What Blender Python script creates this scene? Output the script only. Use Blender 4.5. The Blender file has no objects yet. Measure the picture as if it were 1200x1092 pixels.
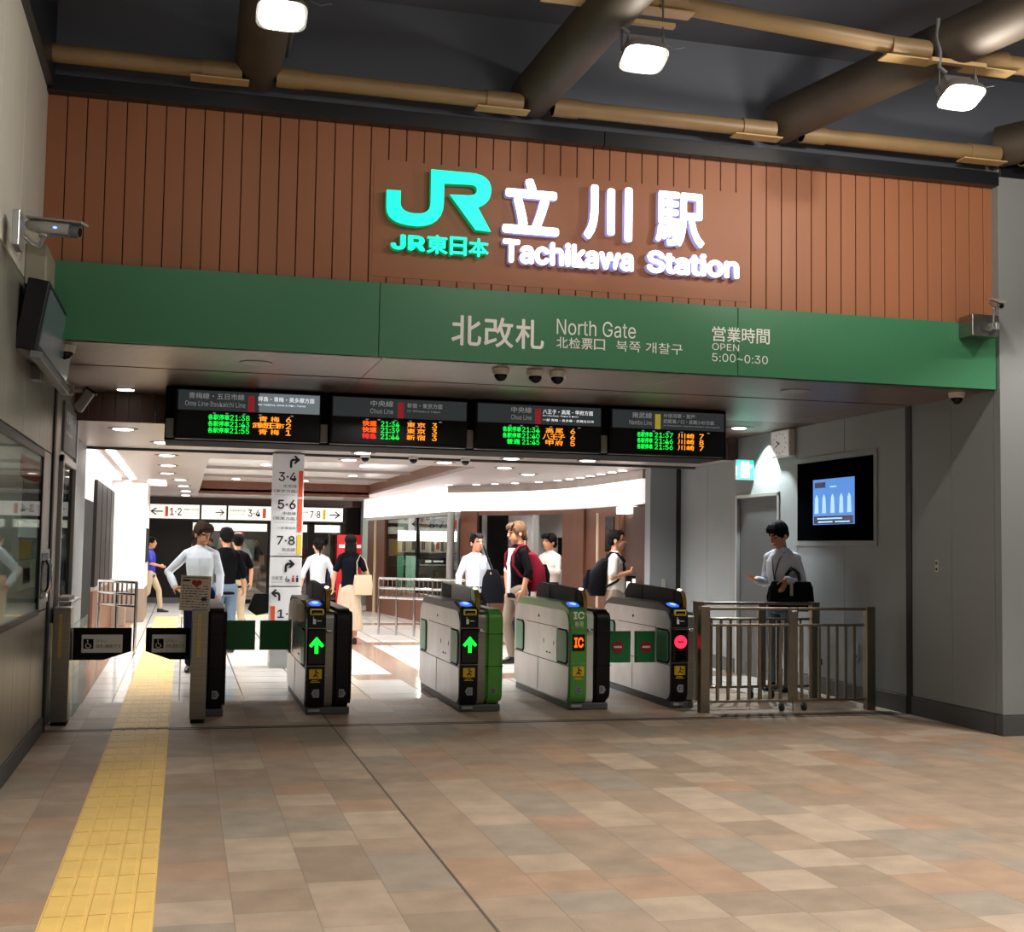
import bpy, bmesh, math, random
from mathutils import Vector, Matrix, Euler, noise

SC = bpy.context.scene
COL = SC.collection
R = math.radians

# ------------------------------------------------------------------ camera
F_PX, PITCH, YAW, ROLL, CAM_H = 1466.47, .0655, .2548, .0157, 1.48
cam_d = bpy.data.cameras.new('camera')
cam = bpy.data.objects.new('camera', cam_d); COL.objects.link(cam)
cam_d.sensor_fit = 'HORIZONTAL'; cam_d.sensor_width = 36
cam_d.lens = 36 * F_PX / 1200
fwd = Vector((math.sin(YAW) * math.cos(PITCH), math.cos(YAW) * math.cos(PITCH), math.sin(PITCH)))
right = Vector((math.cos(YAW), -math.sin(YAW), 0)); up = right.cross(fwd)
cr, sr = math.cos(ROLL), math.sin(ROLL)
ax = right * cr + up * sr      # image x axis
ay = up * cr - right * sr
M = Matrix((ax, ay, -fwd)).transposed().to_4x4(); M.translation = (0, 0, CAM_H)
cam.matrix_world = M
cam_d.clip_end = 200
SC.camera = cam

# ------------------------------------------------------------------ world, exposure
SC.view_settings.view_transform = 'Standard'; SC.view_settings.look = 'None'
SC.view_settings.gamma = 1; SC.view_settings.use_curve_mapping = False
SC.view_settings.exposure = 0.0
w = bpy.data.worlds.new('night'); SC.world = w; w.use_nodes = True
w.node_tree.nodes['Background'].inputs[0].default_value = (.55, .58, .65, 1)
w.node_tree.nodes['Background'].inputs[1].default_value = .17

def lin(h):
    h = h.lstrip('#'); c = [int(h[i:i+2], 16) / 255 for i in (0, 2, 4)]
    return tuple(x / 12.92 if x <= .04045 else ((x + .055) / 1.055) ** 2.4 for x in c) + (1,)

def lamp(name, kind, loc, power, color=(1, 1, 1), rot=(0, 0, 0), **kw):
    d = bpy.data.lights.new(name, kind); d.energy = power; d.color = color
    for k, v in kw.items(): setattr(d, k, v)
    o = bpy.data.objects.new(name, d); COL.objects.link(o); o.location = loc; o.rotation_euler = rot
    return o
WARM = (1, .92, .82); COOL = (.93, .97, 1)
FLOODS = [(.46, 7.35, 4.62), (2.74, 7.35, 4.62), (5.05, 7.35, 4.62)]
for i, (x, y, z) in enumerate(FLOODS):
    lamp('flood_beam', 'SPOT', (x, y - .04, z - .03), (260, 420, 480)[i], WARM, (R(-22), 0, 0), spot_size=R(104), spot_blend=.18, shadow_soft_size=.12)
    lamp('flood_spill', 'POINT', (x, y - .04, z - .10), (10, 34, 120)[i], (1, .9, .78), shadow_soft_size=.1)
lamp('unseen_flood', 'SPOT', (2.4, 3.4, 4.4), 330, (1, .94, .86), (0, R(72), R(-10)), spot_size=R(105), spot_blend=.5, shadow_soft_size=.15)  # extra spot added out of view to brighten the left wall
lamp('plaza_fill', 'POINT', (3.2, .6, 4.2), 110, (1, .95, .88), shadow_soft_size=.3)  # added fill lamp that lightens the dark gate and sign fronts
for x, p in ((.2, 22), (2.9, 80), (5.6, 270)):
    lamp('facade_fill', 'SPOT', (x, 4.6, 4.9), p, (1, .9, .78), (R(96), 0, 0), spot_size=R(68), spot_blend=.6, shadow_soft_size=.1)  # added spots without fixtures, brightening the planks and green band
for x, y, p in ((.4, 1.6, 350), (2.8, 1.6, 480), (5.2, 1.6, 500), (7.6, 4.5, 330), (7.4, 7.2, 420)):
    lamp('unseen_flood', 'SPOT', (x, y, 4.7), p, WARM, (R(0), 0, 0), spot_size=R(114), spot_blend=.3, shadow_soft_size=.15)

# ------------------------------------------------------------------ materials
MATS = {}
def mat(name, col='#808080', rough=.5, metal=0., emit=None, es=1., noise_amt=0., nscale=6., bump=0., alpha=None, spec=None, col2=None, stretch=None, trans=None):
    if name in MATS: return MATS[name]
    m = bpy.data.materials.new(name); m.use_nodes = True; MATS[name] = m
    nt = m.node_tree; b = nt.nodes['Principled BSDF']
    b.inputs['Base Color'].default_value = lin(col); b.inputs['Roughness'].default_value = rough
    b.inputs['Metallic'].default_value = metal
    if spec is not None: b.inputs['Specular IOR Level'].default_value = spec
    if emit:
        b.inputs['Emission Color'].default_value = lin(emit); b.inputs['Emission Strength'].default_value = es
    if alpha is not None: b.inputs['Alpha'].default_value = alpha
    if trans is not None: b.inputs['Transmission Weight'].default_value = trans; b.inputs['IOR'].default_value = 1.1
    if noise_amt or bump:
        tc = nt.nodes.new('ShaderNodeNewGeometry'); mp = nt.nodes.new('ShaderNodeMapping'); nz = nt.nodes.new('ShaderNodeTexNoise')
        nt.links.new(tc.outputs['Position'], mp.inputs[0]); nt.links.new(mp.outputs[0], nz.inputs[0])
        if stretch: mp.inputs['Scale'].default_value = stretch
        nz.inputs['Scale'].default_value = nscale; nz.inputs['Detail'].default_value = 4
        if noise_amt:
            mx = nt.nodes.new('ShaderNodeMix'); mx.data_type = 'RGBA'
            c = lin(col); c2 = lin(col2) if col2 else tuple(max(0, v * (1 - noise_amt)) for v in c[:3]) + (1,)
            mx.inputs[6].default_value = c; mx.inputs[7].default_value = c2
            rp = nt.nodes.new('ShaderNodeMapRange'); rp.inputs[1].default_value = .35; rp.inputs[2].default_value = .65
            nt.links.new(nz.outputs[0], rp.inputs[0]); nt.links.new(rp.outputs[0], mx.inputs[0]); nt.links.new(mx.outputs[2], b.inputs['Base Color'])
        if bump:
            bp = nt.nodes.new('ShaderNodeBump'); bp.inputs['Strength'].default_value = bump; bp.inputs['Distance'].default_value = .01
            nt.links.new(nz.outputs[0], bp.inputs['Height']); nt.links.new(bp.outputs[0], b.inputs['Normal'])
    return m

mat('steel', '#9a9993', .32, 1, noise_amt=.15, nscale=3, stretch=(1, 1, 30))
mat('steel_panel', '#a9a69c', .38, .75, noise_amt=.18, nscale=1.5, stretch=(3, 3, .4))
mat('steel_rail', '#8e877a', .33, 1, noise_amt=.1, nscale=8)
mat('gate_steel', '#b2b4b6', .33, 1, noise_amt=.16, nscale=4, stretch=(1, 1, .5))
mat('aluminium', '#b4b6b6', .35, .8)
mat('bezel_black', '#050608', .8, spec=0.); mat('fin_black', '#08090a', .6, spec=.08); mat('black_plastic', '#101114', .4, spec=.25)
mat('black_gloss', '#07080b', .14, spec=.25)
mat('black_matte', '#0b0c0e', .8, spec=.2)
mat('rubber', '#1b1c1e', .8)
mat('grey_plastic', '#8f9290', .5)
mat('beige_box', '#8d8a78', .5)
mat('white_plastic', '#d6d6d2', .4)
mat('gate_green', '#4f9a3c', .3)
mat('flap_green', '#178246', .35)
mat('pocket_green', '#4f9b78', .4)
mat('band_green', '#3c7d58', .38, noise_amt=.05, nscale=1)
mat('band_text', '#f2f6f2', .5)
mat('plank', '#9c6444', .55, noise_amt=.10, nscale=2.2, stretch=(1, 1, .25), bump=.02)
mat('plank_gap', '#2a1409', .9)
mat('black_trim', '#15191f', .35)
mat('dark_ceiling', '#5a606c', .75, noise_amt=.12, nscale=.8)
mat('pipe_ochre', '#8b7350', .45, noise_amt=.12, nscale=4)
mat('pipe_dark', '#4a4136', .62, noise_amt=.2, nscale=3)
mat('bracket', '#b89c6c', .5)
mat('conduit', '#6b7074', .5, .3)
mat('wall_grey', '#84898b', .55, noise_amt=.04, nscale=2)
mat('wall_grey_hall', '#787c80', .5, noise_amt=.05, nscale=2)
mat('wall_beige', '#c2bfb4', .6, noise_amt=.05, nscale=1.5)
mat('door_grey', '#4b4e50', .5); mat('frame_grey', '#4c4f51', .5, .4); mat('joint', '#3c3d3c', .7)
mat('joint_dark', '#151515', .6)
mat('base_grey', '#4a4b4c', .55)
mat('soffit', '#75645b', .38, .2, noise_amt=.12, nscale=1, stretch=(.4, 18, 1))
mat('soffit_wood', '#4f372c', .5, noise_amt=.15, nscale=2, stretch=(8, 8, .5))
mat('hall_ceiling', '#9c928f', .35, .1, noise_amt=.06, nscale=1, stretch=(.3, 10, 1))
mat('coffer', '#e2e2e4', .15)
mat('wood_brown', '#6c4330', .45, noise_amt=.14, nscale=2, stretch=(5, 5, .5))
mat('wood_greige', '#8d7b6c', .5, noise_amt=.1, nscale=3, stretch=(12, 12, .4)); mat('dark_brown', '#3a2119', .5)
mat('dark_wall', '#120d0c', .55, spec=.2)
mat('kiosk_grey', '#6c6e6e', .6); mat('white_wall', '#e6e2de', .5)
mat('cream', '#d8c5a4', .5)
mat('chrome', '#c9ccce', .12, 1)
mat('yellow_frame', '#ecd950', .4)
mat('yellow_label', '#d9b320', .5)
mat('amber', '#b48a1e', .3)
mat('sign_white', '#dfe0e2', .4, emit='#dfe0e2', es=.12)
mat('sign_white_lit', '#f2efec', .4, emit='#fff7f2', es=.62)
mat('sign_black', '#16171a', .5)
mat('sign_grey', '#9b9ea0', .5)
mat('orange_mark', '#d8502e', .5, emit='#d8502e', es=.15)
mat('yellow_mark', '#e0c92e', .5, emit='#e0c92e', es=.15)
mat('paper', '#d6cab8', .7, noise_amt=.05)
mat('ink', '#2a2724', .7)
mat('ink_red', '#a3262a', .6)
mat('shade_dim', '#74807c', .5)
mat('em_white', '#ffffff', .5, emit='#f2f0ff', es=3.2)
mat('em_letter_side', '#c8c8e8', .5, emit='#9a9ae0', es=.35)
mat('em_teal', '#00e0b8', .5, emit='#0cf5c8', es=1.15)
mat('em_teal_side', '#00a070', .5, emit='#17b070', es=.35)
mat('em_lens', '#ffffff', .3, emit='#fffdf4', es=28)
mat('em_down', '#ffffff', .3, emit='#fff2e2', es=9)
mat('em_cove', '#ffffff', .3, emit='#fff4ee', es=5)
mat('em_fascia_soft', '#ffffff', .4, emit='#fff3f0', es=.75); mat('em_fascia', '#ffffff', .4, emit='#fff3f0', es=1.5)
mat('em_green', '#00ff50', .5, emit='#10f03c', es=1.4)
mat('em_led_green', '#00ff50', .5, emit='#12e84c', es=1.2)
mat('em_led_amber', '#ffa020', .5, emit='#ff9a28', es=1.4)
mat('em_led_red', '#ff2020', .5, emit='#ff2a24', es=1.4)
mat('em_led_orange', '#ff6a10', .5, emit='#ff5a12', es=1.6)
mat('em_blue', '#3060ff', .5, emit='#3a62ff', es=1.5)
mat('em_blue_core', '#80b0ff', .5, emit='#8cb8ff', es=1.5)
mat('em_red', '#ff3050', .5, emit='#ff2c50', es=1.3)
mat('em_exit', '#20c0a0', .5, emit='#1fc8ac', es=1.0)
mat('em_exit_w', '#e0fff8', .5, emit='#e0fff8', es=1.3)
mat('em_screen', '#4a90e0', .2, emit='#4a8fe6', es=.75)
mat('em_screen_light', '#b0e0ff', .2, emit='#a8dcff', es=.9)
mat('em_screen_dark', '#1a2a50', .2, emit='#1a2c58', es=.5)
mat('em_led_blue', '#4060ff', .2, emit='#5070ff', es=6)
mat('em_shop', '#ffffff', .4, emit='#fff4e0', es=4.5)
mat('board_head', '#3c4347', .25, emit='#5a6468', es=.18)
mat('board_head_lit', '#6c767a', .25, emit='#8a969c', es=.5)
mat('board_text', '#c8ccce', .5, emit='#9ba2a5', es=.35)
mat('board_text_lit', '#f0f4f6', .5, emit='#eef4f8', es=.8)
mat('board_face', '#0a0d12', .12)
mat('board_red', '#a02a2e', .4, emit='#a02a2e', es=.5)
mat('board_yellow', '#b8ae3a', .4, emit='#b8ae3a', es=.5)
mat('tactile', '#e5c06c', .6, noise_amt=.10, nscale=5, bump=.05)
mat('reflection_tone', '#bdbcb4', .22, .25)  # pale tone standing in for the bright plaza reflection in the display case
mat('led_red_sign', '#c02020', .4, emit='#d02430', es=.5)
mat('green_glow', '#9ccdb4', .4, emit='#9ccdb4', es=.12)
mat('shop_item_a', '#c9b8a4', .6); mat('shop_item_b', '#a8321f', .6); mat('shop_item_c', '#6d7f5a', .6); mat('shop_item_d', '#5a4636', .6)

def glass(name, tint='#dfe6e4', rough=.02, fac=.86):
    m = bpy.data.materials.new(name); m.use_nodes = True; MATS[name] = m; nt = m.node_tree
    out = nt.nodes['Material Output']; nt.nodes.remove(nt.nodes['Principled BSDF'])
    tr = nt.nodes.new('ShaderNodeBsdfTransparent'); gl = nt.nodes.new('ShaderNodeBsdfGlossy'); mx = nt.nodes.new('ShaderNodeMixShader')
    tr.inputs[0].default_value = lin(tint); gl.inputs['Roughness'].default_value = rough
    mx.inputs[0].default_value = 1 - fac
    nt.links.new(tr.outputs[0], mx.inputs[1]); nt.links.new(gl.outputs[0], mx.inputs[2]); nt.links.new(mx.outputs[0], out.inputs[0])
glass('glass'); glass('smoke_glass', '#6c7478', .02, .82); glass('ticket_glass', '#7f9496', .03, .8)
glass('shop_glass', '#cfd4d2', .02, .84)

def stripes(name, period, depth):
    m = MATS[name]; nt = m.node_tree; b = nt.nodes['Principled BSDF']
    g = nt.nodes.new('ShaderNodeNewGeometry'); wv = nt.nodes.new('ShaderNodeTexWave'); wv.bands_direction = 'Y'; wv.wave_profile = 'SIN'; wv.inputs['Scale'].default_value = .314 / period
    nt.links.new(g.outputs['Position'], wv.inputs[0]); bp = nt.nodes.new('ShaderNodeBump'); bp.inputs['Strength'].default_value = depth; bp.inputs['Distance'].default_value = .004
    nt.links.new(wv.outputs[1], bp.inputs['Height']); nt.links.new(bp.outputs[0], b.inputs['Normal'])
stripes('soffit', .05, .6)
def outer_floor_mat():
    m = bpy.data.materials.new('outer_floor'); m.use_nodes = True; nt = m.node_tree; N = nt.nodes.new; L = nt.links.new
    b = nt.nodes['Principled BSDF']; g = N('ShaderNodeNewGeometry'); s = N('ShaderNodeSeparateXYZ'); L(g.outputs['Position'], s.inputs[0])
    def mth(op, a, c=None, d=None):
        n = N('ShaderNodeMath'); n.operation = op
        for i, v in enumerate((a, c, d)):
            if v is None: continue
            if isinstance(v, (int, float)): n.inputs[i].default_value = v
            else: L(v, n.inputs[i])
        return n.outputs[0]
    X, Y = s.outputs[0], s.outputs[1]
    W = .328
    xs = mth('DIVIDE', mth('SUBTRACT', X, -.09), W); row = mth('FLOOR', xs); fx = mth('FRACT', xs)
    wn = N('ShaderNodeTexWhiteNoise'); wn.noise_dimensions = '1D'; L(row, wn.inputs['W'])
    ys = mth('ADD', mth('DIVIDE', Y, .66), mth('MULTIPLY', wn.outputs[0], 7.3)); cell = mth('FLOOR', ys); fy = mth('FRACT', ys)
    c1 = N('ShaderNodeCombineXYZ'); L(row, c1.inputs[0]); L(cell, c1.inputs[1])
    w2 = N('ShaderNodeTexWhiteNoise'); w2.noise_dimensions = '3D'; L(c1.outputs[0], w2.inputs['Vector'])
    split = mth('GREATER_THAN', w2.outputs[0], .45); sub = mth('MULTIPLY', split, mth('GREATER_THAN', fy, .5))
    c2 = N('ShaderNodeCombineXYZ'); L(row, c2.inputs[0]); L(cell, c2.inputs[1]); L(mth('ADD', sub, 3.3), c2.inputs[2])
    w3 = N('ShaderNodeTexWhiteNoise'); w3.noise_dimensions = '3D'; L(c2.outputs[0], w3.inputs['Vector'])
    rp = N('ShaderNodeValToRGB'); L(w3.outputs[0], rp.inputs[0]); cr_ = rp.color_ramp; cr_.interpolation = 'CONSTANT'
    cols = ['#9a8775', '#a4927f', '#93806e', '#9e836d', '#928678', '#a99785', '#9c8875', '#8f7e6c']
    cr_.elements[0].color = lin(cols[0]); cr_.elements[1].position = .125; cr_.elements[1].color = lin(cols[1])
    for i in range(2, 8): e = cr_.elements.new(i / 8); e.color = lin(cols[i])
    nz = N('ShaderNodeTexNoise'); nz.inputs['Scale'].default_value = 5; nz.inputs['Detail'].default_value = 6; L(g.outputs['Position'], nz.inputs[0])
    mr = N('ShaderNodeMapRange'); mr.inputs[1].default_value = .3; mr.inputs[2].default_value = .7; mr.inputs[3].default_value = .84; mr.inputs[4].default_value = 1.12; L(nz.outputs[0], mr.inputs[0])
    nz2 = N('ShaderNodeTexNoise'); nz2.inputs['Scale'].default_value = 160; L(g.outputs['Position'], nz2.inputs[0])
    mr2 = N('ShaderNodeMapRange'); mr2.inputs[1].default_value = .3; mr2.inputs[2].default_value = .7; mr2.inputs[3].default_value = .9; mr2.inputs[4].default_value = 1.1; L(nz2.outputs[0], mr2.inputs[0])
    vm = N('ShaderNodeVectorMath'); vm.operation = 'SCALE'; L(rp.outputs[0], vm.inputs[0]); L(mth('MULTIPLY', mr.outputs[0], mr2.outputs[0]), vm.inputs['Scale'])
    # joints
    e1 = mth('LESS_THAN', mth('MINIMUM', fx, mth('SUBTRACT', 1, fx)), .008)
    ey = mth('LESS_THAN', mth('MINIMUM', fy, mth('SUBTRACT', 1, fy)), .003)
    em = mth('MULTIPLY', split, mth('LESS_THAN', mth('ABSOLUTE', mth('SUBTRACT', fy, .5)), .003))
    j = mth('MAXIMUM', e1, mth('MAXIMUM', ey, em))
    # every fourth joint is a wider dark one
    dj = mth('LESS_THAN', mth('ABSOLUTE', mth('SUBTRACT', X, 1.222)), .0075)
    mx = N('ShaderNodeMix'); mx.data_type = 'RGBA'; L(mth('MULTIPLY', j, .55), mx.inputs[0]); L(vm.outputs[0], mx.inputs[6]); mx.inputs[7].default_value = lin('#6a5d50')
    mx2 = N('ShaderNodeMix'); mx2.data_type = 'RGBA'; L(mth('MULTIPLY', dj, .9), mx2.inputs[0]); L(mx.outputs[2], mx2.inputs[6]); mx2.inputs[7].default_value = lin('#4a4038')
    L(mx2.outputs[2], b.inputs['Base Color']); b.inputs['Roughness'].default_value = .62
    bp = N('ShaderNodeBump'); bp.inputs['Strength'].default_value = .12; bp.inputs['Distance'].default_value = .004
    L(nz2.outputs[0], bp.inputs['Height']); L(bp.outputs[0], b.inputs['Normal'])
    return m
def hall_floor_mat():
    m = bpy.data.materials.new('hall_floor'); m.use_nodes = True; nt = m.node_tree; N = nt.nodes.new; L = nt.links.new
    b = nt.nodes['Principled BSDF']; g = N('ShaderNodeNewGeometry')
    br = N('ShaderNodeTexBrick'); br.inputs['Scale'].default_value = 1; br.offset = 0; br.inputs['Brick Width'].default_value = .6; br.inputs['Row Height'].default_value = .6
    br.inputs['Mortar Size'].default_value = .009; br.inputs['Color1'].default_value = lin('#dedcd8'); br.inputs['Color2'].default_value = lin('#d0cdc8'); br.inputs['Mortar'].default_value = lin('#6f6a62')
    L(g.outputs['Position'], br.inputs['Vector'])
    s = N('ShaderNodeSeparateXYZ'); L(g.outputs['Position'], s.inputs[0])
    def mth(op, a, c=None):
        n = N('ShaderNodeMath'); n.operation = op
        for i, v in enumerate((a, c)):
            if v is None: continue
            if isinstance(v, (int, float)): n.inputs[i].default_value = v
            else: L(v, n.inputs[i])
        return n.outputs[0]
    X, Y = s.outputs[0], s.outputs[1]
    # inlaid brown bands: one across every 6 m, one along the left wall, and diagonals
    a = mth('LESS_THAN', mth('FRACT', mth('DIVIDE', mth('SUBTRACT', Y, 13.9), 4.8)), .125)
    bnd = mth('MULTIPLY', a, mth('GREATER_THAN', X, 1.9))
    c = mth('LESS_THAN', mth('FRACT', mth('DIVIDE', mth('ADD', X, .62), 3.0)), .13)
    bnd = mth('MAXIMUM', bnd, mth('MULTIPLY', c, mth('GREATER_THAN', X, 1.5)))
    bnd = mth('MAXIMUM', bnd, mth('LESS_THAN', X, -.86))
    mx = N('ShaderNodeMix'); mx.data_type = 'RGBA'; L(mth('MULTIPLY', bnd, .9), mx.inputs[0]); L(br.outputs[0], mx.inputs[6]); mx.inputs[7].default_value = lin('#94755f')
    L(mx.outputs[2], b.inputs['Base Color']); b.inputs['Roughness'].default_value = .16
    return m
MATS['outer_floor'] = outer_floor_mat(); MATS['hall_floor'] = hall_floor_mat()

# ------------------------------------------------------------------ mesh builder
class MB:
    def __init__(s): s.bm = bmesh.new()
    def _bev(s, geom_verts, bev, seg):
        es = list({e for v in geom_verts for e in v.link_edges})
        bmesh.ops.bevel(s.bm, geom=es, offset=bev, segments=seg, affect='EDGES', profile=.5, clamp_overlap=True)
    def box(s, x0, x1, y0, y1, z0, z1, bev=0, seg=2, rot=None, mi=0):
        r = bmesh.ops.create_cube(s.bm, size=1)
        vs = r['verts']; c = Vector(((x0 + x1) / 2, (y0 + y1) / 2, (z0 + z1) / 2)); d = Vector((abs(x1 - x0), abs(y1 - y0), abs(z1 - z0)))
        q = rot.to_matrix() if rot else Matrix.Identity(3)
        for v in vs: v.co = c + q @ Vector((v.co.x * d.x, v.co.y * d.y, v.co.z * d.z))
        if mi:
            for f in {f for v in vs for f in v.link_faces}: f.material_index = mi
        if bev: s._bev(vs, bev, seg)
        return s
    def prism(s, pts, a0, a1, axis='x', bev=0, seg=2, mi=0):
        # pts: 2D outline; axis x: (y,z); axis y: (x,z); axis z: (x,y)
        def mk(p, a): return {'x': (a, p[0], p[1]), 'y': (p[0], a, p[1]), 'z': (p[0], p[1], a)}[axis]
        A = [s.bm.verts.new(mk(p, a0)) for p in pts]; B = [s.bm.verts.new(mk(p, a1)) for p in pts]
        n = len(pts); fs = [s.bm.faces.new(A), s.bm.faces.new(B[::-1])]
        for i in range(n): fs.append(s.bm.faces.new((A[i], B[i], B[(i + 1) % n], A[(i + 1) % n])))
        bmesh.ops.recalc_face_normals(s.bm, faces=fs)
        for f in fs: f.material_index = mi
        if bev:
            es = [e for f in fs[:2] for e in f.edges]
            bmesh.ops.bevel(s.bm, geom=list(set(es)), offset=bev, segments=seg, affect='EDGES', clamp_overlap=True)
        return s
    def tube(s, pts, r, seg=12, cap=True, mi=0, squash=1):
        P = [Vector(p) for p in pts]; rs = r if isinstance(r, (list, tuple)) else [r] * len(P)
        rings = []; prev = None
        for i, p in enumerate(P):
            t = (P[min(i + 1, len(P) - 1)] - P[max(i - 1, 0)]).normalized()
            if prev is None:
                u = t.orthogonal().normalized() if abs(t.z) > .9 else t.cross(Vector((0, 0, 1))).normalized()
            else:
                u = (prev - t * prev.dot(t)).normalized()
            prev = u; v = t.cross(u)
            rings.append([s.bm.verts.new(p + u * math.cos(2 * math.pi * k / seg) * rs[i] + v * math.sin(2 * math.pi * k / seg) * rs[i] * squash) for k in range(seg)])
        for a, b in zip(rings, rings[1:]):
            for k in range(seg): s.bm.faces.new((a[k], a[(k + 1) % seg], b[(k + 1) % seg], b[k])).material_index = mi
        if cap: s.bm.faces.new(rings[0][::-1]).material_index = mi; s.bm.faces.new(rings[-1]).material_index = mi
        return s
    def cyl(s, c, r, h, axis='z', seg=24, mi=0, r2=None):
        c = Vector(c); d = {'x': Vector((1, 0, 0)), 'y': Vector((0, 1, 0)), 'z': Vector((0, 0, 1))}[axis]
        return s.tube([c, c + d * h], [r, r if r2 is None else r2], seg, mi=mi)
    def ell(s, c, rx, ry, rz, seg=16, rings=10, rot=None, mi=0):
        r = bmesh.ops.create_uvsphere(s.bm, u_segments=seg, v_segments=rings, radius=1)
        q = rot.to_matrix() if rot else Matrix.Identity(3)
        for v in r['verts']: v.co = Vector(c) + q @ Vector((v.co.x * rx, v.co.y * ry, v.co.z * rz))
        return s
    def loft(s, rings, cap=True, mi=0, seg=20, power=2.0):
        # rings: (centre, u_vec, v_vec) ; superellipse when power > 2
        R_ = []
        for c, u, v in rings:
            c, u, v = Vector(c), Vector(u), Vector(v); ring = []
            for k in range(seg):
                a = 2 * math.pi * k / seg; ca, sa = math.cos(a), math.sin(a)
                ca = math.copysign(abs(ca) ** (2 / power), ca); sa = math.copysign(abs(sa) ** (2 / power), sa)
                ring.append(s.bm.verts.new(c + u * ca + v * sa))
            R_.append(ring)
        for a, b in zip(R_, R_[1:]):
            for k in range(seg): s.bm.faces.new((a[k], a[(k + 1) % seg], b[(k + 1) % seg], b[k])).material_index = mi
        if cap: s.bm.faces.new(R_[0][::-1]).material_index = mi; s.bm.faces.new(R_[-1]).material_index = mi
        return s
    def move(s, M_):
        bmesh.ops.transform(s.bm, matrix=M_, verts=s.bm.verts); return s
    def mesh(s, name, off=(0, 0, 0)):
        bmesh.ops.recalc_face_normals(s.bm, faces=s.bm.faces)
        if any(off): bmesh.ops.translate(s.bm, vec=-Vector(off), verts=s.bm.verts)
        me = bpy.data.meshes.new(name); s.bm.to_mesh(me); s.bm.free(); return me

def smooth(me, ang=40):
    me.polygons.foreach_set('use_smooth', [True] * len(me.polygons))
    try: me.set_sharp_from_angle(angle=R(ang))
    except Exception: pass

def setm(me, m):
    for k in (m if isinstance(m, (list, tuple)) else [m]): me.materials.append(MATS[k])

def link(name, me, parent=None, loc=(0, 0, 0)):
    o = bpy.data.objects.new(name, me); COL.objects.link(o); o.location = loc
    if parent: o.parent = parent
    return o

def meta(o, label=None, cat=None, group=None, kind=None):
    if label: o['label'] = label
    if cat: o['category'] = cat
    if group: o['group'] = group
    if kind: o['kind'] = kind
    return o

def thing(name, label, cat, loc=(0, 0, 0), rz=0, group=None):
    o = bpy.data.objects.new(name, None); COL.objects.link(o); o.location = loc; o.rotation_euler = (0, 0, rz)
    o.empty_display_size = .1
    return meta(o, label, cat, group)

def wloc(o):
    v = Vector((0, 0, 0))
    while o: v = v + o.location; o = o.parent
    return v

def part(name, mb, m, parent, world=False, label=None, sm=False, kind=None):
    me = mb.mesh(name, wloc(parent) if world else (0, 0, 0)); setm(me, m)
    if sm: smooth(me)
    o = link(name, me, parent)
    if label: o['label'] = label
    if kind: o['kind'] = kind
    return o

def solo(name, mb, m, label=None, cat=None, group=None, kind=None, sm=False):
    bm = mb.bm; vs = [v.co for v in bm.verts]
    c = Vector(((min(v.x for v in vs) + max(v.x for v in vs)) / 2, (min(v.y for v in vs) + max(v.y for v in vs)) / 2, min(v.z for v in vs)))
    if kind == 'structure': c = Vector((0, 0, 0))
    me = mb.mesh(name, c); setm(me, m)
    if sm: smooth(me)
    return meta(link(name, me, None, c), label, cat, group, kind)

def struct(name, mb, m, sm=False): return solo(name, mb, m, kind='structure', sm=sm)

def copy_tree(o, parent=None):
    c = o.copy(); COL.objects.link(c); c.parent = parent
    for ch in list(o.children): copy_tree(ch, c)
    return c

# text -> flat mesh in the XZ plane (facing -Y), fitted to the box x0..x1, z0..z1 ; frame M_ optionally re-orients it
try:
    import os
    FONT = bpy.data.fonts.load(os.path.join(bpy.utils.system_resource('DATAFILES'), 'fonts', 'Inter.woff2'))   # the face Blender ships with
except Exception:
    FONT = None
def text_mesh(body, bold=0., thick=0.):
    cu = bpy.data.curves.new('lettering', 'FONT'); cu.body = body; cu.size = 1; cu.extrude = .5 if thick else 0; cu.resolution_u = 4
    if FONT and all(ord(ch) < 256 for ch in body): cu.font = FONT
    o = bpy.data.objects.new('lettering', cu); COL.objects.link(o)
    dg = bpy.context.evaluated_depsgraph_get(); dg.update()
    me = bpy.data.meshes.new_from_object(o.evaluated_get(dg), depsgraph=dg)
    bpy.data.objects.remove(o); bpy.data.curves.remove(cu); me.name = 'lettering'
    if bold:      # heavier strokes: the outline repeated around a small circle
        bm = bmesh.new(); n = 8 if bold > .02 else 4
        bm.from_mesh(me); base = list(bm.faces)
        for k in range(n):
            a = 2 * math.pi * k / n
            tmp = me.copy(); tmp.transform(Matrix.Translation((bold * math.cos(a), bold * math.sin(a), .0004 * (k + 1)))); bm.from_mesh(tmp); bpy.data.meshes.remove(tmp)
        bm.to_mesh(me); bm.free()
    return me
def text(body, x0, x1, z0, z1, y, m, parent=None, bold=0., thick=0., keep=False, name='lettering', align='c', world=True, M_=None):
    me = text_mesh(body, bold, thick)
    tz = 2 * thick if thick else 0
    vs = me.vertices
    if not len(vs): return None
    ax0 = min(v.co.x for v in vs); ax1 = max(v.co.x for v in vs); ay0 = min(v.co.y for v in vs); ay1 = max(v.co.y for v in vs)
    sx = (x1 - x0) / (ax1 - ax0); sz = (z1 - z0) / (ay1 - ay0)
    ox = x0
    if keep:
        sx = min(sx, sz) if keep is True else sz * keep
        wd = (ax1 - ax0) * sx; ox = x0 if align == 'l' else (x1 - wd if align == 'r' else (x0 + x1 - wd) / 2)
    off = wloc(parent) if (parent and world) else Vector((0, 0, 0))
    for v in vs:
        p = Vector((ox + (v.co.x - ax0) * sx, y - (v.co.z * tz if thick else v.co.z * .3), z0 + (v.co.y - ay0) * sz))
        if M_: p = M_ @ p
        v.co = p - off
    me.materials.clear(); setm(me, m)
    return link(name, me, parent)

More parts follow.
